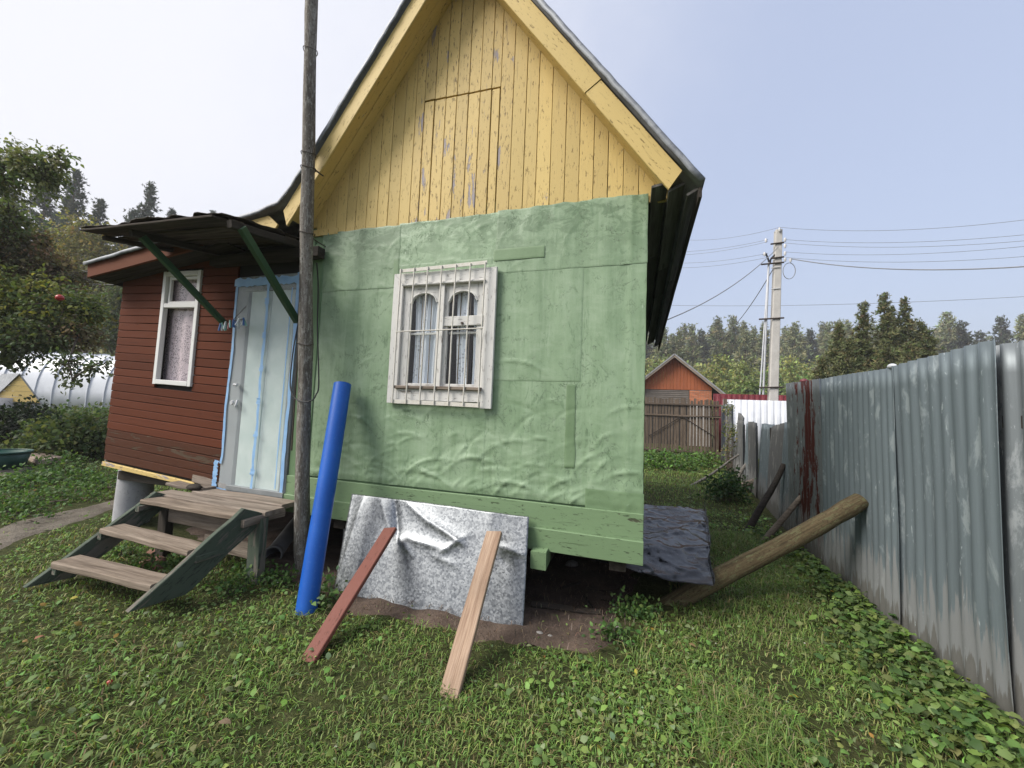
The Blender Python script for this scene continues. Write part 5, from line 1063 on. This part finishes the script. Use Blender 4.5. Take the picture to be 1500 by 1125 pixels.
# -- lobed ground cover along the fence
n = 2300; y = 1.5+4.5*rng.random(n)**1.2; x = 1.80-np.abs(rng.normal(0, .22, n))*(.8+.8*fbm(y*1.5, y*0, 2)); stem = .03+.11*rng.random(n)*np.clip(1.2-(1.8-x)*1.6, .1, 1)
a = rng.uniform(0, 2*math.pi, n); C = np.stack([x, y, height(x, y)+stem], -1); cols = palette(n, [(.11, .185, .045), (.14, .215, .05), (.085, .145, .045), (.17, .225, .07), (.07, .12, .035)], .18); parts = []
for k, da in enumerate((-.75, 0, .75)):
    Dn = np.stack([np.cos(a+da), np.sin(a+da), .1+.25*rng.normal(size=n)], -1); sz = (.014+.028*rng.random(n)**1.6)*(1.15 if k == 1 else .95); parts.append(leaves(C, Dn, unit(np.array([-.25, -.1, 1.0])+.40*rng.normal(size=(n, 3))), sz*1.35, sz*1.05, cols, .25))
sx = np.stack([np.cos(a), np.sin(a), 0*a], -1); parts.append(blades(np.stack([x, y, height(x, y)], -1)-sx*.02, sx, stem, np.full(n, .0025), np.full(n, .3), cols*.8))
ng = 42000; yg = .9+5*rng.random(ng); xg = 1.82-1.5*rng.random(ng)**1.3; tg_ = np.clip(.6+1.6*fbm(xg*1.8, yg*1.8+5, 3), .05, 1.4); okg = rng.random(ng) < tg_; xg, yg, tg_ = xg[okg], yg[okg], tg_[okg]; ag = rng.uniform(0, 6.28, len(xg))
parts.append(blades(np.stack([xg, yg, height(xg, yg)], -1), np.stack([np.cos(ag), np.sin(ag), 0*ag], -1), (.05+.09*rng.random(len(xg)))*np.clip(tg_, .5, 1.2), .0035+.002*rng.random(len(xg)), .5+1.0*rng.random(len(xg)), palette(len(xg), GREENS+[(.28, .25, .13)], .2)))
V, Fc, cc = joinc(parts); mk('ground_cover', V, Fc, M['leaf'], col=cc, tg=tags('bright lobed leaved ground cover along the foot of the corrugated fence', 'ground cover', kind='stuff'))
# -- larger weeds: under the steps, at the pole, before the soil, at the far gate
def leafy(name, label, blobs, n, size, cols, cat='plant', grp=None, stems=True, up_=.6):
    rt_ = None; parts = []; st_ = []
    c0 = np.array(blobs[0][0]); base = (c0[0], c0[1], float(height(c0[0], c0[1])))
    rt_ = root(name, label, cat, base, grp); tot = sum(b[1][0]*b[1][1] for b in blobs)
    for c, rr in blobs:
        c = np.array(c, float); m_ = max(6, int(n*rr[0]*rr[1]/tot/6)); d = rdir(m_); d[:, 2] = np.abs(d[:, 2])*1.0-.15; P = c+d*np.array(rr)*(rng.random((m_, 1))**.45)
        gz = height(P[:, 0], P[:, 1]); P[:, 2] = np.maximum(P[:, 2], gz+.03)
        for k in range(6):
            dd = unit(d*.7+rng.normal(size=(m_, 3))*.75+np.array([0, 0, .1])); C = P+rng.normal(size=(m_, 3))*size*1.1; s_ = size*(.6+.7*rng.random(m_)); parts.append(leaves(C, dd, unit(np.array([0, 0, up_])+.5*rng.normal(size=(m_, 3))), s_, s_*.6, palette(m_, cols, .22), .25))
        for j in range(min(m_, 14)):
            q = P[j]; g0 = np.array([c[0]+(q[0]-c[0])*.3, c[1]+(q[1]-c[1])*.3, float(height(c[0], c[1]))-.02]); t = np.linspace(0, 1, 5)[:, None]; st_.append(tube_arrays(g0+(q-g0)*t+np.array([0, 0, .1])*rr[2]*t*(1-t), np.linspace(.006, .003, 5)*max(1, rr[0]*3), 5))
    V, Fc, cc = joinc(parts); mk('foliage', V, Fc, M['leaf'], rt_, col=cc, tg=dict(kind='stuff')); V, Fc = join(st_); mk('stems', V, Fc, M['bark'], rt_, tg=dict(kind='stuff'))
    return rt_
def gp(px, py, dz=0): q = on_ground(px, py); return (q[0], q[1], q[2]+dz)
WG = [(.08, .15, .04), (.11, .19, .05), (.06, .12, .035)]
leafy('weed_clump', 'low leafy weeds beside the steps and the pole foot', [(gp(370, 850, .02), (.22, .12, .12)), (gp(410, 858, .02), (.15, .1, .10)), (gp(335, 868, .02), (.15, .1, .08))], 900, .035, WG)
leafy('weed_clump', 'small weeds growing between the stair treads', [(gp(205, 838, .02), (.2, .12, .1)), (gp(260, 835, .02), (.2, .12, .12)), (gp(180, 815, .02), (.15, .1, .1))], 700, .035, WG)
leafy('weed_clump', 'leafy weed with upright leaf at the blue pipe foot', [(gp(465, 885, .02), (.10, .06, .10)), (gp(482, 868, .02), (.06, .05, .09))], 220, .05, [(.10, .18, .05), (.15, .22, .10)])
leafy('weed_clump', 'tufted green weeds in front of the house shadow on the right', [(gp(935, 905, .02), (.22, .14, .10)), (gp(900, 940, .02), (.15, .1, .07))], 700, .035, WG)
leafy('weed_clump', 'big leaved weeds growing before the picket gate', [(gp(985, 690, .1), (.9, .5, .45)), (gp(1025, 684, .1), (.7, .4, .4)), (gp(960, 684, .1), (.5, .4, .4))], 1600, .10, [(.10, .19, .045), (.13, .23, .055), (.07, .13, .04)])
leafy('garden_plant', 'dark leafy plant beside the far fence props', [(gp(1062, 735, .15), (.32, .3, .38)), (gp(1072, 728, .2), (.25, .25, .4))], 1000, .07, [(.03, .07, .025), (.045, .09, .03), (.06, .11, .035)])
leafy('climbing_plant', 'thin yellowish climbing plant on the far slate fence', [((2.62, 12.6, 1.1), (.18, .3, .35)), ((2.6, 12.8, .6), (.15, .25, .4)), ((2.7, 13.4, 1.75), (.15, .25, .2))], 420, .07, [(.15, .17, .06), (.2, .18, .07), (.10, .13, .05)])
# left beds
BG = [(.085, .13, .045), (.12, .17, .06), (.06, .095, .035), (.16, .19, .07)]
leafy('garden_bush', 'spreading pale green bush by the veranda corner', [(gp(100, 668, .25), (.9, .7, .55)), (gp(135, 668, .25), (.7, .6, .55)), (gp(70, 660, .2), (.5, .4, .4))], 4200, .10, BG, 'bush')
leafy('garden_bush', 'low bushy plants in front of the greenhouse', [(at(110, 628, 12), (1.3, 1, .7)), (at(145, 625, 12), (1.0, .8, .7)), (at(75, 630, 11.5), (1.0, .8, .6))], 4200, .11, [(.10, .15, .05), (.14, .19, .065), (.075, .12, .045)], 'bush')
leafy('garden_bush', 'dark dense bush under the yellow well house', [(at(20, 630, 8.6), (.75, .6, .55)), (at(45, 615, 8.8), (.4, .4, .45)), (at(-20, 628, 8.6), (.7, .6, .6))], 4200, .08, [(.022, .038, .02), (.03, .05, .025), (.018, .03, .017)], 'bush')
leafy('weed_clump', 'sparse trailing weeds around the pinkish slab', [(gp(90, 690, .05), (.4, .3, .3)), (gp(60, 705, .03), (.5, .3, .14)), (gp(20, 712, .03), (.5, .3, .12)), (gp(110, 705, .03), (.5, .3, .14))], 1500, .06, WG)
leafy('weed_clump', 'low clover carpet left of the concrete pile', [(gp(140, 712, .02), (.7, .4, .12)), (gp(110, 728, .02), (.6, .3, .10)), (gp(40, 735, .02), (.7, .3, .12)), (gp(20, 755, .02), (.6, .3, .1))], 2000, .045, WG)
# fallen leaves, apples and clover heads
def small_leaf(px, py, s_, c, lab):
    q = on_ground(px, py); V, Fc, cc = leaves(np.array([[q[0], q[1], q[2]+.055]]), np.array([[rng.normal(), rng.normal(), .1]]), np.array([[0, 0, 1.0]]), np.array([s_]), np.array([s_*.6]), np.array([c]), .15); mk('fallen_leaf', V, Fc, M['leaf'], col=cc, tg=tags(lab, 'leaf', 'fallen leaves on the lawn'))
small_leaf(48, 951, .055, (.42, .20, .13), 'single orange brown leaf on the grass at far left'); small_leaf(318, 1076, .06, (.26, .19, .13), 'dull brown leaf lying in the grass at bottom left'); small_leaf(1008, 955, .05, (.3, .2, .1), 'brown leaf in the grass right of the soil patch'); small_leaf(852, 1070, .045, (.34, .36, .22), 'pale curled leaf in the grass at bottom centre')
def apple(c, r_, lab):
    o = root('apple', lab, 'apple', tuple(c)); lump('fruit', (c[0], c[1], c[2]+r_), (r_, r_, r_*.92), M['apple'], parent=o, n=10); tube('stalk', [(c[0], c[1], c[2]+2*r_*.95), (c[0]+.006, c[1], c[2]+2*r_+.015)], .002, M['bark'], o, n=5)
q = on_ground(160, 1007); apple((q[0], q[1], q[2]+.012), .013, 'small red fallen apple half sunk in the grass'); apple(at(87, 441, 6.4), .055, 'red apple hanging in the apple tree')
n = 60; x, y, r = sample(n*4, 1.2, 6, 1.2); ok = lawn_ok(x, y, 0) & (r > 1.3); x, y = x[ok][:n], y[ok][:n]; parts = []
for xx, yy in zip(x, y):
    m_ = 10; c = np.array([xx, yy, float(height(xx, yy))+.06]); d = rdir(m_); d[:, 2] = np.abs(d[:, 2]); parts.append(leaves(np.repeat(c[None], m_, 0), d, rdir(m_), np.full(m_, .007), np.full(m_, .004), np.tile((.6, .6, .56), (m_, 1)), .1))
V, Fc, cc = joinc(parts); mk('clover_flowers', V, Fc, M['leaf'], col=cc, tg=tags('tiny white clover heads dotted over the lawn', 'flowers', kind='stuff'))
# litter of fine twigs and clods on the bare soil
x = rng.uniform(-2.6, .1, 3000); y = rng.uniform(2.4, 5, 3000); ok = inpoly(x, y, SOIL); x, y = x[ok], y[ok]; n = len(x); a = rng.uniform(0, 6.28, n)
P1 = blades(np.stack([x, y, height(x, y)+.035], -1), np.stack([np.cos(a), np.sin(a), 0*a], -1), .02+.04*rng.random(n), np.full(n, .004), np.full(n, 1.5), palette(n, [(.12, .085, .06), (.07, .05, .04), (.2, .15, .11)], .3)); mk('soil_litter', *P1[:2], M['grass'], col=P1[2], tg=tags('fine twigs and dry bits scattered on the bare soil', 'litter', kind='stuff'))

# ------------------------------------------------------------------ trees
def conifer_arrays(base, H, rad, whorls, per, tufts, tris, tl, cols, bare=.25, up_=.15, droop=0.0, top=1.0, lean=(0, 0), irregular=.35):
    base = np.array(base, float); ax = np.array([lean[0], lean[1], 1.0]); br = []; Cs = []; Ds = []; Sc = []
    for w in range(whorls):
        f = bare+(1-bare)*(w/(whorls-1))**.95; p = base+ax*H*f; prof = (1-(f-bare)/(1-bare))**.95*top+.012; prof *= min(1, .45+2.2*(f-bare)/(1-bare))
        for k in range(per):
            a = rng.uniform(0, 2*math.pi); L = rad*prof*rng.uniform(1-irregular, 1+irregular*.6); d = np.array([math.cos(a), math.sin(a), up_+rng.normal()*.12-droop*(1-f)]); d /= np.linalg.norm(d); e = p+d*L
            br.append((p, e, max(.012, .012*H/8*(1-f)+.006)))
            t = rng.uniform(.30, 1.03, tufts)[:, None]; q = p+(e-p)*t+np.array([0, 0, -.10*L])*(t**2)*droop*3+rng.normal(size=(tufts, 3))*tl*.35
            Cs.append(q); Ds.append(np.repeat(d[None], tufts, 0)); Sc.append(np.full(tufts, .38+.62*min(1, L/rad*1.8)))
    C = np.repeat(np.concatenate(Cs), tris, 0); Dd = np.repeat(np.concatenate(Ds), tris, 0); s_ = np.repeat(np.concatenate(Sc), tris); n = len(C)
    d = unit(Dd*.8+rdir(n)*.95+np.array([0, 0, .22])); S = unit(np.cross(d, rdir(n))); L = (tl*(.6+.8*rng.random(n))*s_)[:, None]; wd = L*.15
    V = np.stack([C-S*wd, C+S*wd, C+d*L*.6+S*wd*.8, C+d*L], 1).reshape(-1, 3); b = np.arange(n)[:, None, None]*4; T = (np.array([(0, 1, 2), (0, 2, 3)])[None]+b).reshape(-1, 3)
    tc = palette(len(np.concatenate(Cs)), cols, .2); cc = np.repeat(np.repeat(tc, tris, 0), 4, 0)
    tr = [tube_arrays([base-np.array([0, 0, .5])]+[base+ax*H*f for f in (.1, .3, .6, .85, .99)], H*.011*np.array([1.25, 1.1, .9, .6, .3, .08]), 8)]
    bt = [tube_arrays(np.array([p, (p+e)/2, e]), [r_, r_*.7, r_*.3], 3) for p, e, r_ in br]
    tv, tf = join(tr+bt)
    return (V, T, cc), (tv, tf)
def conifer(name, label, base, H, rad, whorls, per, tufts, tris, tl, cols, grp=None, **k):
    c, t = conifer_arrays(base, H, rad, whorls, per, tufts, tris, tl, cols, **k); r_ = root(name, label, 'tree', tuple(base), grp)
    mk('crown', c[0], c[1], M['needle'], r_, col=c[2]); mk('trunk', t[0], t[1], M['pine_bark'], r_, smooth=True); return r_
def broad_arrays(base, blobs, ntw, lpt, size, trunk_r):
    base = np.array(base, float); parts = []; tv = []
    cen = np.mean([b[0] for b in blobs], axis=0); fork = base+(cen-base)*.45; t = np.linspace(0, 1, 6)[:, None]
    tv.append(tube_arrays(base-np.array([0, 0, .2])+(fork-base+np.array([0, 0, .2]))*t, np.linspace(trunk_r*1.2, trunk_r*.75, 6), 10)); vol = sum(b[1]**2.2 for b in blobs)
    done_ = [fork]
    for c, r_, cols in sorted(blobs, key=lambda q_: np.linalg.norm(np.array(q_[0])-fork)):
        c = np.array(c, float); t = np.linspace(0, 1, 6)[:, None]; src = min(done_, key=lambda q_: np.linalg.norm(q_-c)); mid = np.array([0, 0, .12*np.linalg.norm(c-src)]); tv.append(tube_arrays(src+(c-src)*t+mid*t*(1-t)*2, np.linspace(trunk_r*(.5 if src is fork else .22), trunk_r*.08, 6), 7)); done_.append(c)
        m_ = max(4, int(ntw*r_**2.2/vol)); d = rdir(m_); P0 = c+d*r_*.25; P1 = c+d*np.array([1.15, 1.15, .9])*r_*(.35+.95*rng.random((m_, 1))); P1[:, 2] -= .05*r_
        for a, b in zip(P0[:min(m_, 40)], P1[:min(m_, 40)]): tv.append(tube_arrays(np.array([a, (a+b)/2+np.array([0, 0, .05*r_]), b]), [trunk_r*.10, trunk_r*.07, trunk_r*.03], 4))
        f = rng.random((m_, lpt))**.7; C = (P0[:, None]+(P1-P0)[:, None]*(.25+.8*f)[..., None]).reshape(-1, 3)+rng.normal(size=(m_*lpt, 3))*size*.75; n = len(C); ax = np.repeat(unit(P1-P0), lpt, 0)
        dd = unit(ax*.6+rdir(n)*.9+np.array([0, 0, -.25])); s_ = size*(.65+.6*rng.random(n)); tw = np.repeat(palette(m_, cols, .18), lpt, 0); tw *= (1+.14*rng.normal(size=(n, 1))); parts.append(leaves(C, dd, unit(np.array([0, 0, 1.0])+.7*rng.normal(size=(n, 3))), s_, s_*.52, np.clip(tw, .004, 1), .25))
    return joinc(parts), join(tv)
def broad(name, label, base, blobs, ntw, lpt, size, trunk_r, grp=None, bark='bark'):
    c, t = broad_arrays(base, blobs, ntw, lpt, size, trunk_r); r_ = root(name, label, 'tree', tuple(base), grp); mk('crown', c[0], c[1], M['leaf'], r_, col=c[2]); mk('trunk', t[0], t[1], M[bark], r_, smooth=True); return r_
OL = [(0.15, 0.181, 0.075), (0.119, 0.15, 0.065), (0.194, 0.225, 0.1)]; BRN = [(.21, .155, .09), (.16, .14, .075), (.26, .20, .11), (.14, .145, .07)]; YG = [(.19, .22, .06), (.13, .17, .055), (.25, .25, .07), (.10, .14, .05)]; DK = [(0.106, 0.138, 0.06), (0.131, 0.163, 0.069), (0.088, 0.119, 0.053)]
tb0 = at(-75, 660, 7.6); tb0[2] = height(tb0[0], tb0[1])
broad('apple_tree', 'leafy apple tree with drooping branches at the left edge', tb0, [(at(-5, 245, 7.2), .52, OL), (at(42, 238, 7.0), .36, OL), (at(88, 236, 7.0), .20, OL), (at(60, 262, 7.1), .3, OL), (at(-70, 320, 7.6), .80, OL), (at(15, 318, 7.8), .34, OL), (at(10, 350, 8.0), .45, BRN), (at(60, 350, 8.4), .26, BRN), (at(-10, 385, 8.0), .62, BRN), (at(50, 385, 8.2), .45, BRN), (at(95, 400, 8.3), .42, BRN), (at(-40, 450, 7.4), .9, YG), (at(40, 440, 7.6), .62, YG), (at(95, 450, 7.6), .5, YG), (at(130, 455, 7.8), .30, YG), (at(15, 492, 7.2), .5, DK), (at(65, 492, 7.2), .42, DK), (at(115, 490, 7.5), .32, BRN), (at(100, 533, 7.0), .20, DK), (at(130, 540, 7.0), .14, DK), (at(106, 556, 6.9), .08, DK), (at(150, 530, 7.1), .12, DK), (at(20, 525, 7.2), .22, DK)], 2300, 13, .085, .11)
PN = [(0.062, 0.085, 0.057), (0.083, 0.107, 0.07), (0.103, 0.128, 0.077)]
plist = [(15, 262, 42, 'dark pine rising behind the apple tree, leftmost of the pines', 3.6), (72, 252, 46, 'tall dense pine second from the left above the veranda', 3.4), (112, 252, 44, 'pine with slender tip right of the dense one', 3.0), (147, 296, 47, 'shorter pine leaning right above the yellowing birch', 2.8), (221, 274, 48, 'tallest lone pine standing above the canopy', 3.0), (195, 312, 46, 'low pine left of the lone pine', 2.6), (252, 312, 49, 'low pine right of the lone pine', 2.4), (312, 312, 70, 'tiny distant pine tip over the canopy', 2.0)]
for px, py, dep, lab, rd in plist:
    tp = at(px, py, dep); gz = float(height(tp[0], tp[1])); conifer('pine_tree', lab, (tp[0], tp[1], gz), tp[2]-gz, rd*1.35, 26, 6, 10, 9, .58, PN, 'pines left behind the veranda', bare=.25, up_=.12, irregular=.6, )
q = at(130, 520, 27); q[2] = height(q[0], q[1]); YB = [(.22, .20, .06), (.16, .165, .055), (.26, .23, .075)]
broad('birch_tree', 'yellowing birch in front of the pines', q, [(at(128, 345, 27), 1.5, YB), (at(110, 372, 27), 1.4, YB), (at(150, 375, 27), 1.4, YB), (at(130, 410, 27), 1.7, YB), (at(85, 395, 27), 1.2, BRN), (at(165, 420, 27), 1.3, BRN)], 900, 9, .22, .16)
q = at(172, 560, 22); q[2] = height(q[0], q[1])
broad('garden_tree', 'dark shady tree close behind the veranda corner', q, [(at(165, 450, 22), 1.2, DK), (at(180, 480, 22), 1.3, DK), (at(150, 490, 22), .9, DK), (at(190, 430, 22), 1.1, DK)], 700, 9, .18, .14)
# spruces behind the corrugated fence
SP = [(.125, .145, .058), (.10, .12, .05), (.155, .165, .068), (.17, .165, .075)]
slist = [(1228, 478, 21, .95, 'short bushy spruce at the left of the spruce group'), (1262, 446, 21.5, .85, 'slim pointed spruce, second from the left of its group'), (1291, 432, 22, .95, 'tallest spruce of the group behind the fence'), (1310, 452, 23, .7, 'thin dark spruce between the two tallest ones'), (1330, 438, 22, .9, 'tall spiky spruce right of the tallest one'), (1348, 474, 22, .85, 'lower spruce on the right shoulder of the group'), (1363, 486, 21.5, 1.0, 'rounded low spruce at the right end of the group'), (1245, 500, 20, 1.1, 'broad low spruce in front of the slim one'), (1206, 528, 20, .9, 'lowest spruce at the left above the fence top'), (1300, 500, 20, 1.3, 'wide green spruce before the tallest ones'), (1335, 505, 20, 1.2, 'wide green spruce before the spiky one')]
for px, py, dep, rd, lab in slist:
    tp = at(px, py, dep); gz = float(height(tp[0], tp[1])); conifer('spruce_tree', lab, (tp[0], tp[1], gz), tp[2]-gz, rd*1.45, 38, 6, 7, 8, .25, SP, 'spruces behind the corrugated fence', bare=.08, up_=.40, top=1.0, irregular=.6, lean=(rng.normal()*.012, rng.normal()*.012))
# lighter broadleaf trees before the far forest
LG = [(.24, .28, .08), (.30, .31, .09), (.18, .23, .07)]; GG = [(.15, .21, .06), (.19, .26, .07), (.12, .17, .05)]
for px, py, dep, cols, lab, k in ((1055, 518, 62, LG, 'yellow green birch standing above the garage roof', 1.0), (1088, 530, 58, LG, 'pale green tree left of the power pole', .9), (970, 520, 64, LG, 'yellowish tree behind the garage gable', 1.0), (1095, 560, 45, GG, 'bright green tree behind the white fence', 1.0), (1130, 545, 55, GG, 'green tree hidden behind the power pole', .9), (1165, 520, 66, LG, 'pale yellowish tree right of the power pole', 1.0), (1180, 550, 50, GG, 'green tree above the flaked red sheet', .8), (1415, 520, 60, LG, 'pale green tree top at the right above the fence', .9)):
    tp = at(px, py, dep); gz = float(height(tp[0], tp[1])); H = tp[2]-gz; rr = H*.20*k; b0 = np.array([tp[0], tp[1], gz])
    broad('birch_tree', lab, b0, [(b0+np.array([rng.normal()*.2*rr, 0, H*.90]), rr*.5, cols), (b0+np.array([rr*.3, rr*.2, H*.74]), rr*.85, cols), (b0+np.array([-rr*.5, 0, H*.62]), rr*.95, cols), (b0+np.array([rr*.5, -.3*rr, H*.50]), rr*1.05, cols), (b0+np.array([-rr*.1, 0, H*.34]), rr*1.1, cols)], 420, 8, .55, .14, 'pale trees before the far forest')
# the far forest, one dark mass
parts = []; tparts = []; vars_ = []
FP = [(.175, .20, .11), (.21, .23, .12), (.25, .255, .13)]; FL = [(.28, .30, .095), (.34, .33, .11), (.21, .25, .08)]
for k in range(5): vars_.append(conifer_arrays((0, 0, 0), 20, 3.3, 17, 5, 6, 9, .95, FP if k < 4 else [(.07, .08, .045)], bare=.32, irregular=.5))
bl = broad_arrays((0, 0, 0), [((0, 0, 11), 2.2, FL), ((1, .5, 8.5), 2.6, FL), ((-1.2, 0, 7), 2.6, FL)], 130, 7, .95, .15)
nt_ = 0
for row, (dep, gap) in enumerate(((86, 3.4), (98, 2.6), (112, 2.4), (126, 2.4))):
    az = -1.35
    while az < 1.25:
        az += gap/dep*rng.uniform(.6, 1.4); a = math.atan2(fw[0], fw[1])+az; dd = dep*rng.uniform(.95, 1.05)/max(.55, math.cos(az))**.6; xx, yy = dd*math.sin(a), dd*math.cos(a)
        if yy < 4 and xx > -60 : continue
        gz = float(height(xx, yy)); s_ = rng.uniform(.95, 1.25)*(1+.03*row)*(dep/105)**.3; th = rng.uniform(0, 6.28); R_ = np.array([[math.cos(th), -math.sin(th), 0], [math.sin(th), math.cos(th), 0], [0, 0, 1]])
        src = bl if (row < 2 and rng.random() < .60) else vars_[rng.integers(0, 5)]; kz = .9 if src is bl else 1.0
        (V, T, cc), (tv, tf) = src; o = np.array([xx, yy, gz]); parts.append((V@R_.T*s_*kz+o, T, cc*rng.uniform(.85, 1.15))); tparts.append((tv[:60]@R_.T*s_*kz+o, tf[(tf < 60).all(1)])); nt_ += 1
V, Fc, cc = joinc(parts); ff_ = root('far_forest', 'far pine and birch forest closing the background', 'forest', (0, 100, 0)); ff_['kind'] = 'stuff'
mk('crowns', V, Fc, M['needle'], ff_, col=cc); V, Fc = join(tparts); mk('trunks', V, Fc, M['pine_bark'], ff_)

# ------------------------------------------------------------------ haze: thin damp air round the whole place
hz = bpy.data.materials.new('haze'); hz.use_nodes = True; hz.node_tree.nodes.clear()
ho = hz.node_tree.nodes.new('ShaderNodeOutputMaterial'); hv = hz.node_tree.nodes.new('ShaderNodeVolumePrincipled')
hv.inputs['Color'].default_value = (.92, .93, .95, 1); hv.inputs['Density'].default_value = .0012; hv.inputs['Anisotropy'].default_value = .2
hz.node_tree.links.new(hv.outputs[0], ho.inputs['Volume'])
o = box('haze', (-275, -275, -4), (275, 275, 42), hz, tg=dict(kind='stuff', label='thin pale haze filling the air over the whole place'))
